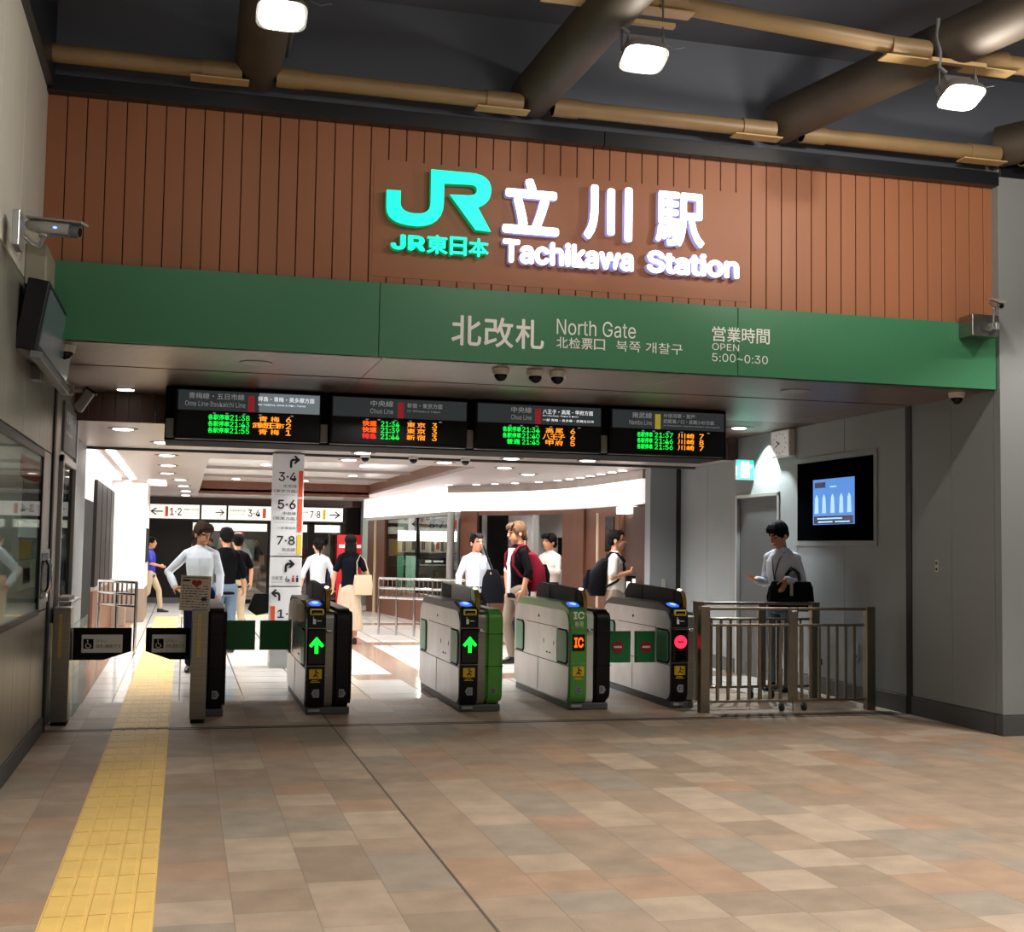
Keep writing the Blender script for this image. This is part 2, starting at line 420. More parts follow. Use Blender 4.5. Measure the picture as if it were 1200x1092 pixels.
# =================================================================== SETTING
XL, XR, YF = -1.02, 6.566, 9.13
Z1, Z2, Z3 = 4.60, 3.42, 2.87
ZB = 2.60          # lower soffit / hall ceiling
struct('floor', MB().box(XL, 14, -9, 12.2, -.1, 0), 'outer_floor')
struct('wall_unseen', MB().box(-1.5, 14, -9.2, -9, 0, 5.6), 'wall_beige')  # unseen pale wall behind the camera, added for reflections on the steel
struct('floor', MB().box(-1.6, XL, 12.2, 12.201, -.1, 0).box(-6, 14, 12.2, 40, -.1, 0), 'hall_floor')
struct('trim_1', MB().box(XL, XR, 10.39, 10.42, 0, .003).box(XL, XR, 10.47, 10.49, 0, .003), 'joint_dark')

# outer left wall: painted panels above, steel panels below
mb = MB()
for y0 in [8.9 - .93 * k for k in range(0, 14)]:
    mb.box(XL - .15, XL, y0 - .92, y0, 3.12, 6.2, .004)
mb.box(XL - .14, XL, 8.91, YF, 3.12, 6.2)
struct('wall_left', mb, 'wall_beige')
mb = MB()
for y0, y1 in ((-3, .9), (.91, 2.8), (2.81, 4.7), (4.71, 6.6), (6.61, 8.5), (8.51, 9.45), (9.46, 10.33)):
    for z0, z1 in ((.13, .95), (.96, 2.15), (2.16, 3.11)):
        mb.box(XL - .12, XL, y0, y1, z0, z1, .003)
struct('wall_left', mb, 'steel_panel')
struct('baseboard_left', MB().box(XL - .1, XL + .012, -3, 10.33, 0, .125, .004), 'base_grey')
struct('wall_left', MB().box(XL - .5, XL - .125, -3, 15.5, 0, 6.2), 'wall_grey')
# right wall (grey panels) with shutter track joint, inner side
mb = MB()
for y0, y1 in ((9.14, 9.74), (9.745, 10.37), (10.47, 11.6), (11.605, 12.62), (12.625, 13.05), (14.22, 15.1), (15.105, 16.0)):
    mb.box(XR, XR + .1, y0, y1, .17, 3.0, .003)
mb.box(XR, XR + .1, 13.05, 14.22, 2.17, 3.0, .003)
mb.box(XR + .1, XR + .4, 9.15, 16.0, 0, 3.0)
struct('wall_right', mb, 'wall_grey')
struct('trim_2', MB().box(XR - .004, XR + .06, 10.375, 10.465, 0, 2.87).box(XR - .01, XR + .02, 10.365, 10.378, 0, 2.87), 'joint_dark')
struct('wall_right', MB().box(XR, XR + .4, 9.13, YF + .3, 3.0, 4.78, .003).box(XR, 12, 9.045, 9.13, .17, 4.78, .003), 'wall_grey')
struct('baseboard_right', MB().box(XR - .012, XR + .1, 9.14, 10.37, 0, .165, .004).box(XR - .012, XR + .1, 10.47, 13.02, 0, .165, .004).box(XR - .012, 12, 9.03, 9.13, 0, .165, .004).box(XR - .012, XR + .1, 14.25, 16, 0, .165, .004), 'base_grey')
struct('trim_3', MB().box(XR - .006, XR + .09, 9.05, 10.37, .165, .176), 'joint')

# facade: orange planks, black fascia above
mb = MB(); x = XL; n = 0
while x < XR - .02:
    x1 = min(x + .127, XR); mb.box(x, x1, YF, YF + .03, Z2 - .02, Z1 + .02, .003, 1); x += .134
struct('wall_front', mb, 'plank')
struct('wall_front', MB().box(XL, XR, YF + .02, YF + .25, Z2 - .1, Z1 + .1), 'plank_gap')
struct('wall_front', MB().box(1.28, 4.30, YF - .003, YF + .01, Z2 + .055, Z1 - .24, .001), 'plank')
struct('trim_4', MB().box(XL, 3.05, YF - .10, YF + .12, Z1, Z1 + .115, .004).box(3.055, XR, YF - .10, YF + .12, Z1, Z1 + .115, .004).box(XR + .01, 12, YF - .10, YF + .12, Z1 + .08, Z1 + .18, .004), 'black_trim')
struct('trim_5', MB().box(XL, 12, YF - .02, YF + .1, Z1 + .11, 5.6), 'dark_ceiling')
struct('trim_6', MB().box(XL, 12, -3, YF, 5.55, 5.65), 'dark_ceiling')   # canopy underside
bpy.data.objects['trim_6'].name = 'ceiling_canopy'
struct('trim_7', MB().box(XL - .02, XL + .05, -3, YF - .1, 4.62, 5.56, .004), 'black_trim')

# green name band
band = thing('sign_band', 'long green fascia band with white north gate lettering over the entrance', 'sign', ((XL + XR) / 2, YF - .03, Z3))
part('band_panel', MB().box(XL, 1.335, YF - .05, YF + .02, Z3, Z2, .003).box(1.34, 4.2, YF - .05, YF + .02, Z3, Z2, .003).box(4.205, XR, YF - .05, YF + .02, Z3, Z2, .003), 'band_green', band, True)
ys = YF - .0535
for ch, a, b_ in (('北', 1.88, 2.11), ('改', 2.13, 2.36), ('札', 2.375, 2.60)): text(ch, a, b_, 2.985, 3.215, ys, 'band_text', band, bold=.016)
text('North Gate', 2.70, 3.34, 3.115, 3.235, ys, 'band_text', band)
for k, ch in enumerate('北检票口'): text(ch, 2.70 + k * .1, 2.79 + k * .1, 3.01, 3.095, ys, 'band_text', band, bold=.008)
text('북쪽 개찰구', 3.18, 3.73, 3.01, 3.095, ys, 'band_text', band)
for k, ch in enumerate('営業時間'): text(ch, 3.98 + k * .127, 4.095 + k * .127, 3.135, 3.255, ys, 'band_text', band, bold=.008)
text('OPEN', 3.98, 4.21, 3.065, 3.12, ys, 'band_text', band)
text('5:00~0:30', 3.98, 4.46, 2.975, 3.04, ys, 'band_text', band)

# illuminated signs on the planks
def deskew(pts):
    return [(2.262 + (u - 405) * .002575, 4.298 - ((v - .098 * (u - 187)) - 50) * .002615) for u, v in pts]
def arc(p0, c, p1, n=6):
    out = []
    for i in range(n + 1):
        t = i / n; out.append(((1 - t) ** 2 * p0[0] + 2 * t * (1 - t) * c[0] + t * t * p1[0], (1 - t) ** 2 * p0[1] + 2 * t * (1 - t) * c[1] + t * t * p1[1]))
    return out
J = [(187, 50), (300, 61)] + arc((300, 61), (368, 66), (367, 115))[1:] + arc((367, 115), (366, 152), (328, 163))[1:] + [(368, 235), (322, 229), (243, 124), (298, 127)] + arc((298, 127), (324, 128), (324, 112))[1:] + arc((324, 112), (324, 97), (300, 96))[1:] + [(226, 92), (226, 148)] + arc((226, 148), (225, 216), (150, 215))[1:] + arc((150, 215), (58, 208), (58, 158))[1:] + [(58, 108), (99, 111), (99, 148)] + arc((99, 148), (102, 176), (148, 178))[1:] + arc((148, 178), (187, 180), (187, 148))[1:]
yf = YF - .066
logo = thing('illuminated_logo', 'large glowing teal JR emblem mounted on the orange plank wall', 'sign', (1.76, yf, 3.83))
part('letter_face', MB().prism(deskew(J), yf - .004, yf, 'y'), 'em_teal', logo, True)
part('letter_return', MB().prism(deskew(J), yf, yf + .064, 'y'), 'em_teal_side', logo, True, label='green side of the channel letter')
def channel(body, x0, x1, z0, z1, parent, face, side, bold, keep=False):
    x0, x1, z0, z1 = x0 + .022, x1 + .028, z0 + .036, z1 + .038
    text(body, x0, x1, z0, z1, yf - .002, face, parent, bold=bold, name='letter_face', keep=keep)
    for v in (text(body, x0, x1, z0, z1, yf + .034, side, parent, bold=bold, thick=.030, name='letter_return', keep=keep),): v['label'] = 'side of the channel letter'
sm_ = thing('illuminated_lettering', 'small glowing teal company lettering under the emblem on the plank wall', 'sign', (1.76, yf, 3.62))
channel('JR', 1.385, 1.64, 3.635, 3.75, sm_, 'em_teal', 'em_teal_side', .035)
for ch, a, b_ in (('東', 1.655, 1.81), ('日', 1.83, 1.955), ('本', 1.975, 2.125)): channel(ch, a, b_, 3.625, 3.765, sm_, 'em_teal', 'em_teal_side', .03)
for ch, a, b_, lb in (('立', 2.235, 2.675, 'first glowing white character of the station name, right of the teal emblem'), ('川', 2.88, 3.27, 'middle glowing white character of the station name, three upright strokes'), ('駅', 3.47, 3.875, 'last glowing white character of the station name, the densest one')):
    t = thing('illuminated_letter', lb, 'sign', ((a + b_) / 2, yf, 3.84), group='station name characters')
    channel(ch, a, b_, 3.83, 4.26, t, 'em_white', 'em_letter_side', .024 if ch == '駅' else .034)
t = thing('illuminated_lettering', 'glowing white romanised station name below the three large characters', 'sign', (3.2, yf, 3.6))
channel('Tachikawa', 2.24, 3.285, 3.60, 3.785, t, 'em_white', 'em_letter_side', .032)
channel('Station', 3.40, 4.175, 3.605, 3.785, t, 'em_white', 'em_letter_side', .032)

# ------------------------------------------------------------------ soffits and drop
mb = MB()
x = XL
while x < XR:
    x1 = min(x + 2.4, XR); mb.box(x + .002, x1 - .002, YF - .04, 10.31, Z3, Z3 + .05, .002, 1); mb.box(x + .002, x1 - .002, 10.36, 12.2, Z3, Z3 + .05, .002, 1); x += 2.4
struct('ceiling_soffit', mb, 'soffit')
struct('ceiling_soffit', MB().box(2.6, XR, 12.2, 14.17, Z3, Z3 + .05), 'soffit_wood')
struct('ceiling_soffit', MB().box(XL, XR, YF, 14.3, Z3 + .05, Z3 + .12), 'joint_dark')
mb = MB()
x = XL
while x < 2.6: mb.box(x, x + .117, 12.2, 12.24, ZB, Z3, .002, 1); x += .12
x = 2.6
while x < XR: mb.box(x, min(x + .117, XR), 14.17, 14.21, ZB, Z3, .002, 1); x += .12
mb.box(2.56, 2.6, 12.2, 14.2, ZB, Z3)
struct('trim_8', mb, 'soffit_wood')
XH0 = -1.3
mb = MB(); mb.box(XH0, 2.6, 12.24, 15.5, ZB, ZB + .04); mb.box(2.6, XR, 14.21, 15.5, ZB, ZB + .04)
struct('ceiling_lower', mb, 'hall_ceiling')
# header frame with thin light line at the hall edge
struct('trim_9', MB().box(XH0, XR, 15.5, 15.56, ZB - .03, ZB + .1), 'joint')
hl = solo('linear_light', MB().box(XL + .05, XR - .1, 15.57, 15.60, ZB - .012, ZB + .02), 'em_cove', 'thin bright light line along the hall edge of the lowered ceiling', 'ceiling light')
# hall ceiling with coffer
mb = MB()
mb.box(-6, .28, 15.6, 40, ZB, ZB + .05); mb.box(.28, 3.9, 15.6, 16.95, ZB, ZB + .05); mb.box(3.9, 14, 15.6, 40, ZB, ZB + .05); mb.box(.28, 3.9, 27.5, 40, ZB, ZB + .05)
struct('ceiling', mb, 'hall_ceiling')
struct('ceiling', MB().box(.2, 4.0, 16.9, 27.6, ZB + .22, ZB + .27), 'coffer')
struct('trim_10', MB().box(.26, .28, 16.95, 27.5, ZB, ZB + .22).box(3.9, 3.92, 16.95, 27.5, ZB, ZB + .22).box(.26, 3.92, 27.5, 27.52, ZB - .06, ZB + .22).box(.26, 3.92, 16.93, 16.95, ZB, ZB + .22), 'wood_brown')
for y in (19.5, 22.2, 24.8): struct('trim_11', MB().box(.28, 3.9, y, y + .05, ZB + .17, ZB + .22), 'hall_ceiling')
# =================================================================== HALL BEYOND THE GATES
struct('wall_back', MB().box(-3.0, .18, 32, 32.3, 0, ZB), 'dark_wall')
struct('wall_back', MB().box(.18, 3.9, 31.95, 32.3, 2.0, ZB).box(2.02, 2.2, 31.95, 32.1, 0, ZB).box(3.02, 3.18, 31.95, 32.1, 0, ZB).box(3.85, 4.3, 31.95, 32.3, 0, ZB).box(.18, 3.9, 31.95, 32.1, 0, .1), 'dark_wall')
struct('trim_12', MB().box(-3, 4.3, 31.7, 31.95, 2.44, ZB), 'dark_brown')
struct('baseboard_back', MB().box(-3, .2, 31.97, 32, 0, .14), 'base_grey')
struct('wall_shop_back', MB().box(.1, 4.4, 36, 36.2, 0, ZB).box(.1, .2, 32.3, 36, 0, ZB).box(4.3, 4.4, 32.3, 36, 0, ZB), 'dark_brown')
for a, b_, n in ((.18, 1.1, 1), (1.1, 2.02, 2), (2.2, 3.02, 3), (3.18, 3.85, 4)):
    o = struct('window_%d' % n, MB().box(a, b_, 32.0, 32.012, .1, 2.0), 'shop_glass')
for a, b_, l in ((.2, 2.0, 'long bright lit panel above the shop window behind the newspaper notice'), (2.22, 3.0, 'bright lit panel over the shop window right of the pillar sign'), (3.2, 3.83, 'short bright lit panel over the red shop display')):
    solo('light_panel', MB().box(a, b_, 32.03, 32.10, 1.80, 1.985), 'em_shop', l, 'light')
# shop furniture behind the glass
def table(x, y, l):
    t = thing('counter_table', l, 'table', (x, y, 0))
    part('table_top', MB().box(-.45, .45, -.3, .3, .86, .9, .005), 'grey_plastic', t); part('leg', MB().cyl((0, 0, 0), .035, .87), 'steel', t); part('base', MB().cyl((0, 0, 0), .22, .02), 'steel', t)
table(1.5, 33.0, 'small pale counter table behind the back shop window, nearest the pillar sign')
solo('wall_cabinet', MB().box(.9, 1.9, 35.6, 35.95, .9, 1.6, .01), 'shade_dim', 'grey green cabinet on the rear wall of the back shop', 'cabinet')
solo('pendant_lamp', MB().ell((1.35, 33.2, 1.72), .16, .16, .055, 16, 8).cyl((1.35, 33.2, 1.75), .008, .85, seg=6), 'led_red_sign', 'red lit pendant shade glowing inside the back shop', 'lamp', sm=True)
solo('pendant_lamp', MB().ell((.95, 33.0, 1.6), .05, .05, .05, 12, 8).cyl((.95, 33.0, 1.62), .006, .98, seg=6), 'em_down', 'small warm bare pendant bulb inside the back shop', 'lamp', sm=True)
t = thing('wall_poster', 'yellow round poster on the shop glass right of the pillar sign', 'poster', (2.45, 31.93, 1.45))
part('poster_board', MB().box(-.2, .2, 0, .02, -.22, .22), 'cream', t); part('motif', MB().cyl((0, -.004, 0), .14, .005, 'y'), 'yellow_mark', t)
t = thing('shop_display', 'red shop front panel with a white strip beyond the woman in the long skirt', 'sign', (4.1, 31.8, .0))
part('display_panel', MB().box(-.35, .45, 0, .06, .0, 1.75), 'led_red_sign', t); part('lettering_strip', MB().box(-.30, .40, -.01, 0, 1.42, 1.5), 'sign_white_lit', t)

# hanging way-finding sign on the back wall
bs = thing('wayfinding_sign', 'long white lit wayfinding sign with platform numbers on the back wall', 'sign', (1.5, 31.5, 2.06))
for a, b_ in ((-.86, .36), (.39, 1.0), (1.03, 2.2), (2.2, 3.86)):
    part('sign_panel', MB().box(a, b_ - .02, 31.55, 31.65, 2.07, 2.41, .004), 'sign_white_lit', bs, True)
part('sign_frame', MB().box(-.9, 3.9, 31.56, 31.68, 2.41, 2.45).box(-.9, 3.9, 31.56, 31.68, 2.04, 2.07), 'sign_black', bs, True)
yb = 31.545
text('←', -.82, -.52, 2.15, 2.33, yb, 'sign_black', bs, bold=.012)
text('1·2', -.36, -.08, 2.15, 2.33, yb, 'sign_black', bs, bold=.012)
text('青梅線・五日市線', -.03, .32, 2.27, 2.32, yb, 'sign_black', bs); text('Ome Line', -.03, .30, 2.20, 2.225, yb, 'sign_grey', bs)
text('→', .72, .94, 2.16, 2.32, yb, 'sign_black', bs, bold=.012)
text('中央線 東京方面', 1.08, 1.45, 2.27, 2.32, yb, 'sign_black', bs); text('Chuo Line', 1.08, 1.42, 2.20, 2.225, yb, 'sign_grey', bs)
text('3·4', 1.5, 1.8, 2.15, 2.33, yb, 'sign_black', bs, bold=.012)
text('5·6', 2.3, 2.6, 2.15, 2.33, yb, 'sign_black', bs, bold=.012)
text('南武線', 2.76, 2.98, 2.27, 2.32, yb, 'sign_black', bs); text('7·8', 3.02, 3.28, 2.15, 2.33, yb, 'sign_black', bs, bold=.012)
text('→', 3.5, 3.78, 2.14, 2.33, yb, 'sign_black', bs, bold=.012)
part('line_colour_mark', MB().box(-.47, -.40, 31.54, 31.55, 2.12, 2.36), 'orange_mark', bs, True)
part('line_colour_mark', MB().box(1.86, 1.94, 31.54, 31.55, 2.12, 2.36), 'orange_mark', bs, True)
part('line_colour_mark', MB().box(3.34, 3.41, 31.54, 31.55, 2.12, 2.36), 'yellow_mark', bs, True)

# left side of the hall: dark opening, louvres, brown dado, white lit pillar
XH = -1.25
struct('wall_left', MB().box(XH - .3, XH, 15.6, 32, 0, ZB), 'white_wall')
d = struct('door_1', MB().box(XH - .01, XH + .03, 16.0, 18.1, 0, 2.02, .004), 'black_matte')
lv = thing('louvre_screen', 'tall dark louvre screen on the left wall of the hall', 'screen', (XH + .03, 20.7, .80))
for k in range(4): part('louvre_blade', MB().box(XH, XH + .05, 18.5 + k * 1.16, 19.54 + k * 1.16, .84, 2.35, .004), 'dark_wall', lv, True)
part('frame', MB().box(XH, XH + .06, 18.4, 23.1, .79, .84), 'aluminium', lv, True)
struct('wall_dado', MB().box(XH, XH + .05, 18.3, 23.15, 0, .79), 'wood_brown')
struct('wall_pillar', MB().box(XH, -.98, 23.2, 23.7, .62, ZB, .01).box(-.98, -.94, 23.25, 23.5, .62, ZB, .004), 'white_wall')
struct('wall_pillar', MB().box(XH, -.70, 24.4, 26.6, .62, ZB, .01), 'white_wall')
struct('wall_pillar', MB().box(XH, -.975, 23.19, 23.7, 0, .62, .01).box(XH, -.695, 24.39, 26.6, 0, .62, .01), 'wood_greige')
solo('linear_light', MB().box(XH + .02, XH + .16, 15.65, 22.6, ZB - .05, ZB - .01), 'em_cove', 'bright strip light along the top of the left hall wall', 'ceiling light')
solo('linear_light', MB().box(XH + .30, XH + .40, 15.65, 22.9, ZB - .02, ZB - .001), 'em_cove', 'second slim strip light beside the one on the left hall wall', 'ceiling light')
solo('light_panel', MB().box(-.66, -.36, 23.3, 24.9, ZB - .03, ZB - .001), 'em_cove', 'square bright panel in the ceiling beyond the white pillar', 'ceiling light')
solo('black_banner', MB().box(-.70, -.685, 24.6, 26.2, 1.1, 1.75), 'black_matte', 'narrow black vertical strip on the white hall pillar', 'sign')

# ------------------------------------------------------------------ kiosk on the right of the hall
KP = [(4.02, 29.0), (4.62, 22.35), (5.0, 21.95), (5.4, 21.45), (5.75, 20.8), (5.98, 20.0), (6.09, 19.2), (6.12, 18.4), (6.12, 16.3)]
def wall_strip(pts, off, th, z0, z1, m, name=None, parent=None, label=None, cat=None, kind=None, sm=False):
    mb = MB(); P = [Vector((p[0], p[1], 0)) for p in pts]; n = len(P); out = []; inn = []
    for i in range(n):
        t = (P[min(i + 1, n - 1)] - P[max(i - 1, 0)]).normalized(); nr = Vector((-t.y, t.x, 0)) * -1   # towards the hall interior (-x)
        if nr.x > 0: nr = -nr
        out.append(P[i] - nr * off); inn.append(P[i] - nr * (off + th))
    mb.prism([(p.x, p.y) for p in out + inn[::-1]], z0, z1, 'z')
    if parent: return part(name, mb, m, parent, True, label)
    return solo(name, mb, m, label, cat, kind=kind)
KB = KP[1:]
wall_strip(KP[:2], 0, .25, 2.13, 2.55, 'em_fascia', 'light_panel', label='straight white lit fascia running back above the kiosk glass', cat='light')
wall_strip([(4.78, 22.2)] + KB[1:], 0, .22, 2.14, 2.47, 'em_fascia_soft', 'light_panel', label='curved white lit fascia over the kiosk window and brown door', cat='light')
wall_strip(KB, 0, .2, 2.47, ZB, 'hall_ceiling', 'trim_13', kind='structure')
wall_strip(KP[:2], .05, .2, 2.06, 2.13, 'aluminium', 'trim_13', kind='structure')
def seg(a, b_, f0, f1): return [(a[0] + (b_[0] - a[0]) * f, a[1] + (b_[1] - a[1]) * f) for f in (f0, f1)]
# left run: brown piers and glazing
A, B = KP[0], KP[1]
wall_strip(seg(A, B, 0, .09), .1, .3, 0, 2.13, 'wood_brown', 'wall_kiosk', kind='structure')
wall_strip(seg(A, B, .13, .24), .1, .3, 0, 2.13, 'wood_brown', 'wall_kiosk', kind='structure')
wall_strip(seg(A, B, .105, .125), .08, .3, 0, 2.13, 'cream', 'trim_14', kind='structure')
wall_strip(seg(A, B, .24, .97), .14, .02, .55, 2.06, 'shop_glass', 'window_5', kind='structure')
wall_strip(seg(A, B, .24, .97), .1, .14, 0, .55, 'wood_brown', 'wall_kiosk', kind='structure')
wall_strip(seg(A, B, .62, .625), .12, .05, .55, 2.06, 'black_trim', 'trim_15', kind='structure')
struct('trim_16', MB().cyl((4.68, 22.3, 0), .07, 2.13), 'aluminium', sm=True)
# curved run
wall_strip(seg(KB[0], KB[1], .35, 1), .15, .2, 0, 2.13, 'wood_brown', 'wall_kiosk', kind='structure')
wall_strip(KB[1:5], .17, .2, 0, .55, 'wood_brown', 'wall_kiosk', kind='structure')
wall_strip(KB[1:5], .17, .2, 2.06, 2.13, 'wood_brown', 'wall_kiosk', kind='structure')
wall_strip(KB[1:5], .2, .02, .55, 2.06, 'smoke_glass', 'window_6', kind='structure')
wall_strip(seg(KB[4], KB[5], 0, 1), .12, .25, 0, 2.13, 'wood_brown', 'wall_kiosk', kind='structure')
wall_strip([KB[5], KB[6], (6.12, 17.6)], .16, .2, 0, 2.13, 'wood_brown', 'wall_kiosk', kind='structure')
dr = thing('service_door', 'brown kiosk door with a narrow dark window, behind the man in the white polo', 'door', (6.27, 18.1, 0))
part('door_leaf', MB().box(6.26, 6.30, 17.65, 18.6, 0, 2.05, .004), 'wood_brown', dr, True)
part('window_pane', MB().box(6.245, 6.27, 17.85, 18.25, 1.45, 1.98), 'black_gloss', dr, True)
part('edge_strip', MB().box(6.24, 6.27, 18.62, 18.66, 0, 2.05), 'cream', dr, True)
struct('wall_kiosk', MB().box(6.3, 9, 16.2, 16.4, 0, ZB), 'dark_brown')
struct('wall_kiosk', MB().box(6.2, 6.35, 16.25, 16.9, 0, 2.1).box(6.32, 9, 16.9, 17.6, 0, 2.1), 'dark_brown')
solo('light_panel', MB().box(6.18, 6.32, 16.95, 17.55, 2.01, 2.11), 'em_shop', 'warm lit panel above the dark opening behind the man in the polo', 'light')
# kiosk interior
struct('wall_kiosk_back', MB().box(4.3, 9.0, 31.2, 31.4, 0, ZB).box(8.8, 9.0, 17, 31.2, 0, ZB), 'shade_dim')
shelf = thing('display_shelf', 'long display shelf with hanging goods inside the kiosk glass', 'shelf', (5.6, 30.7, 0))
part('back_panel', MB().box(4.7, 6.6, 31.12, 31.16, .1, 1.9), 'wall_beige', shelf, True)
for z in (1.31, .98, .55): part('shelf_board', MB().box(4.7, 6.6, 30.7, 31.12, z, z + .025), 'dark_brown', shelf, True)
part('upright', MB().box(5.62, 5.66, 30.68, 31.12, 0, 1.9), 'black_trim', shelf, True)
part('light_strip', MB().box(4.7, 6.6, 30.74, 31.1, 1.62, 1.87), 'em_shop', shelf, True)
random.seed(4)
for k in range(15):
    x = 4.74 + k * .122; m_ = random.choice(['shop_item_a', 'shop_item_b', 'shop_item_d', 'shop_item_a'])
    h = random.uniform(.18, .26)
    solo('hanging_packet', MB().box(x, x + .085, 30.72, 30.76, 1.60 - h, 1.60, .006), m_, 'packet hanging from the upper kiosk shelf under the warm light strip', 'packet', 'packets on the upper kiosk shelf')
for k in range(11):
    x = 4.75 + k * .165; m_ = random.choice(['shop_item_a', 'shop_item_c', 'shop_item_d', 'white_plastic'])
    solo('boxed_goods', MB().box(x, x + .12, 30.75, 30.95, .575, .575 + random.uniform(.12, .34), .01), m_, 'box of goods standing on the lower kiosk shelf', 'box', 'boxes on the lower kiosk shelf')
struct('wall_partition', MB().box(5.05, 8.8, 23.3, 23.4, 0, ZB), 'kiosk_grey')
hs = thing('shop_sign', 'dark hanging board with pale lettering inside the kiosk glass', 'sign', (5.95, 30.4, 1.05))
part('board', MB().box(5.55, 6.35, 30.4, 30.45, 1.05, 1.2), 'board_face', hs, True)
part('hanger', MB().cyl((5.7, 30.42, 1.2), .006, 1.4, seg=6).cyl((6.2, 30.42, 1.2), .006, 1.4, seg=6), 'steel', hs, True)
part('lettering', MB().box(5.75, 5.9, 30.39, 30.4, 1.09, 1.15).box(5.95, 6.2, 30.39, 30.4, 1.10, 1.145), 'band_text', hs, True)
solo('mirror_panel', MB().box(4.72, 5.2, 30.3, 30.34, 0, 1.25, .01), 'pocket_green', 'pale green standing panel inside the left end of the kiosk', 'panel')
solo('mirror_panel', MB().box(5.26, 5.5, 30.35, 30.39, 0, 1.25, .01), 'green_glow', 'narrower pale green panel beside the wider one in the kiosk', 'panel')
ct = thing('shop_counter', 'pale shop counter with items behind the kiosk glass', 'counter', (5.3, 27.5, 0))
part('counter_body', MB().box(5.0, 5.7, 27.2, 27.8, 0, .72, .01), 'grey_plastic', ct, True); part('counter_top', MB().box(4.95, 5.75, 27.15, 27.85, .72, .76, .005), 'white_plastic', ct, True)
# sign hanging inside the kiosk glass (seen from the back, a second way-finding sign)
ks = thing('wayfinding_sign', 'white sign with left arrow and numbers 8 and 7 inside the kiosk glass', 'sign', (4.95, 23.3, 1.83))
Mk = Matrix.Translation((5.0, 25.0, 0)) @ Matrix.Rotation(R(-12), 4, 'Z')
part('sign_panel', MB().box(-.62, .62, 0, .05, 1.80, 2.06, .004).move(Mk), 'sign_white', ks, True)
text('←', -.56, -.36, 1.87, 2.0, -.004, 'sign_black', ks, bold=.012, M_=Mk)
text('8·7', -.2, .1, 1.86, 2.01, -.004, 'sign_black', ks, bold=.01, M_=Mk)
part('line_colour_mark', MB().box(.3, .36, -.006, 0, 1.84, 2.03).move(Mk), 'orange_mark', ks, True)
part('line_colour_mark', MB().box(-.3, -.26, -.006, 0, 1.84, 2.03).move(Mk), 'yellow_mark', ks, True)
for k, (m_, h) in enumerate((('ink_red', .2), ('white_plastic', .24), ('shop_item_a', .18), ('white_plastic', .22))):
    x = 5.40 + k * .085; y = 20.78 - k * .19
    solo('brochure_box', MB().box(x - .05, x + .05, y - .05, y + .05, .60, .60 + h, .005), m_, 'small printed box in the row below the right end of the kiosk window', 'box', 'boxes below the kiosk window')
solo('window_ledge', MB().prism([(4.85, 21.75), (5.2, 21.25), (5.45, 20.75), (5.66, 20.05), (5.95, 20.1), (5.72, 20.86), (5.4, 21.42), (5.05, 21.86)], .57, .6, 'z'), 'steel', 'narrow metal ledge under the curved kiosk window', 'ledge')

# railings lit by the hall: two low barriers of horizontal tubes and short uprights
def barrier(p0, p1, label, zs=(.62, .78, .94), n=24):
    t = thing('barrier_railing', label, 'railing', ((p0[0] + p1[0]) / 2, (p0[1] + p1[1]) / 2, 0), group='hall barriers')
    P0, P1 = Vector((*p0, 0)), Vector((*p1, 0))
    for z in zs: part('rail', MB().tube([P0 + Vector((0, 0, z)), P1 + Vector((0, 0, z))], .022, 10), 'chrome', t, True, sm=True)
    for k in range(n + 1):
        q = P0.lerp(P1, k / n); post = k % 4 == 0
        part('post' if post else 'baluster', MB().cyl((q.x, q.y, 0 if post else zs[0]), .022 if post else .012, zs[-1] - (0 if post else zs[0]), seg=10), 'chrome', t, True, sm=True)
barrier((3.2, 21.0), (4.75, 19.6), 'chrome tube barrier in front of the kiosk glass')
barrier((-1.12, 18.3), (-.60, 17.6), 'chrome tube barrier beside the white lit pillar', n=8)

# gray pillar at the far end of the right wall, with a small control box
struct('wall_pillar_right', MB().box(6.12, 6.50, 16.0, 16.2, 0, ZB, .004), 'wall_grey_hall')
struct('wall_pillar_right', MB().box(6.50, XR, 16.0, 16.2, 0, ZB), 'joint_dark')
solo('control_box', MB().box(6.29, 6.34, 15.97, 16.0, .98, 1.1, .004), 'grey_plastic', 'small grey switch box on the grey pillar behind the last gate', 'switch')
sh = thing('display_rack', 'small rack with bright white cards in the dark opening by the grey pillar', 'rack', (6.05, 16.6, 0))
part('rack_frame', MB().box(5.98, 6.12, 16.55, 16.65, .8, 1.12).box(6.03, 6.07, 16.58, 16.62, 0, .8), 'black_matte', sh, True); part('card', MB().box(5.985, 6.04, 16.54, 16.55, .86, 1.04), 'sign_white_lit', sh, True); part('card', MB().box(6.07, 6.115, 16.54, 16.55, .9, 1.08), 'sign_white_lit', sh, True)

# ------------------------------------------------------------------ lights in ceilings
def downlight(x, y, z, label, power, r=.07, group=None, col=(1, .97, .94), spot=None):
    t = thing('downlight', label, 'ceiling light', (x, y, z), group=group)
    part('trim_ring', MB().cyl((0, 0, -.006), r * 1.2, .008, seg=28), 'white_plastic', t); part('lens', MB().cyl((0, 0, -.010), r, .006, seg=28), 'em_down', t)
    if power: lamp('downlight_lamp', 'SPOT', (x, y, z - .03), power * 1.35, col, spot_size=R(spot or 130), spot_blend=.7, shadow_soft_size=.06)
for k, (x, y) in enumerate([(4.57, 22.0), (4.98, 21.6), (5.22, 21.2), (5.48, 20.8), (5.73, 20.2), (5.88, 19.6), (5.93, 19.1), (5.95, 18.6), (5.95, 18.1), (5.95, 17.6), (5.95, 17.1), (5.95, 16.65)]):
    downlight(x, y, ZB, 'small round downlight in the row following the curved kiosk fascia', 16 if k % 2 == 0 else 0, .06, 'kiosk downlights')
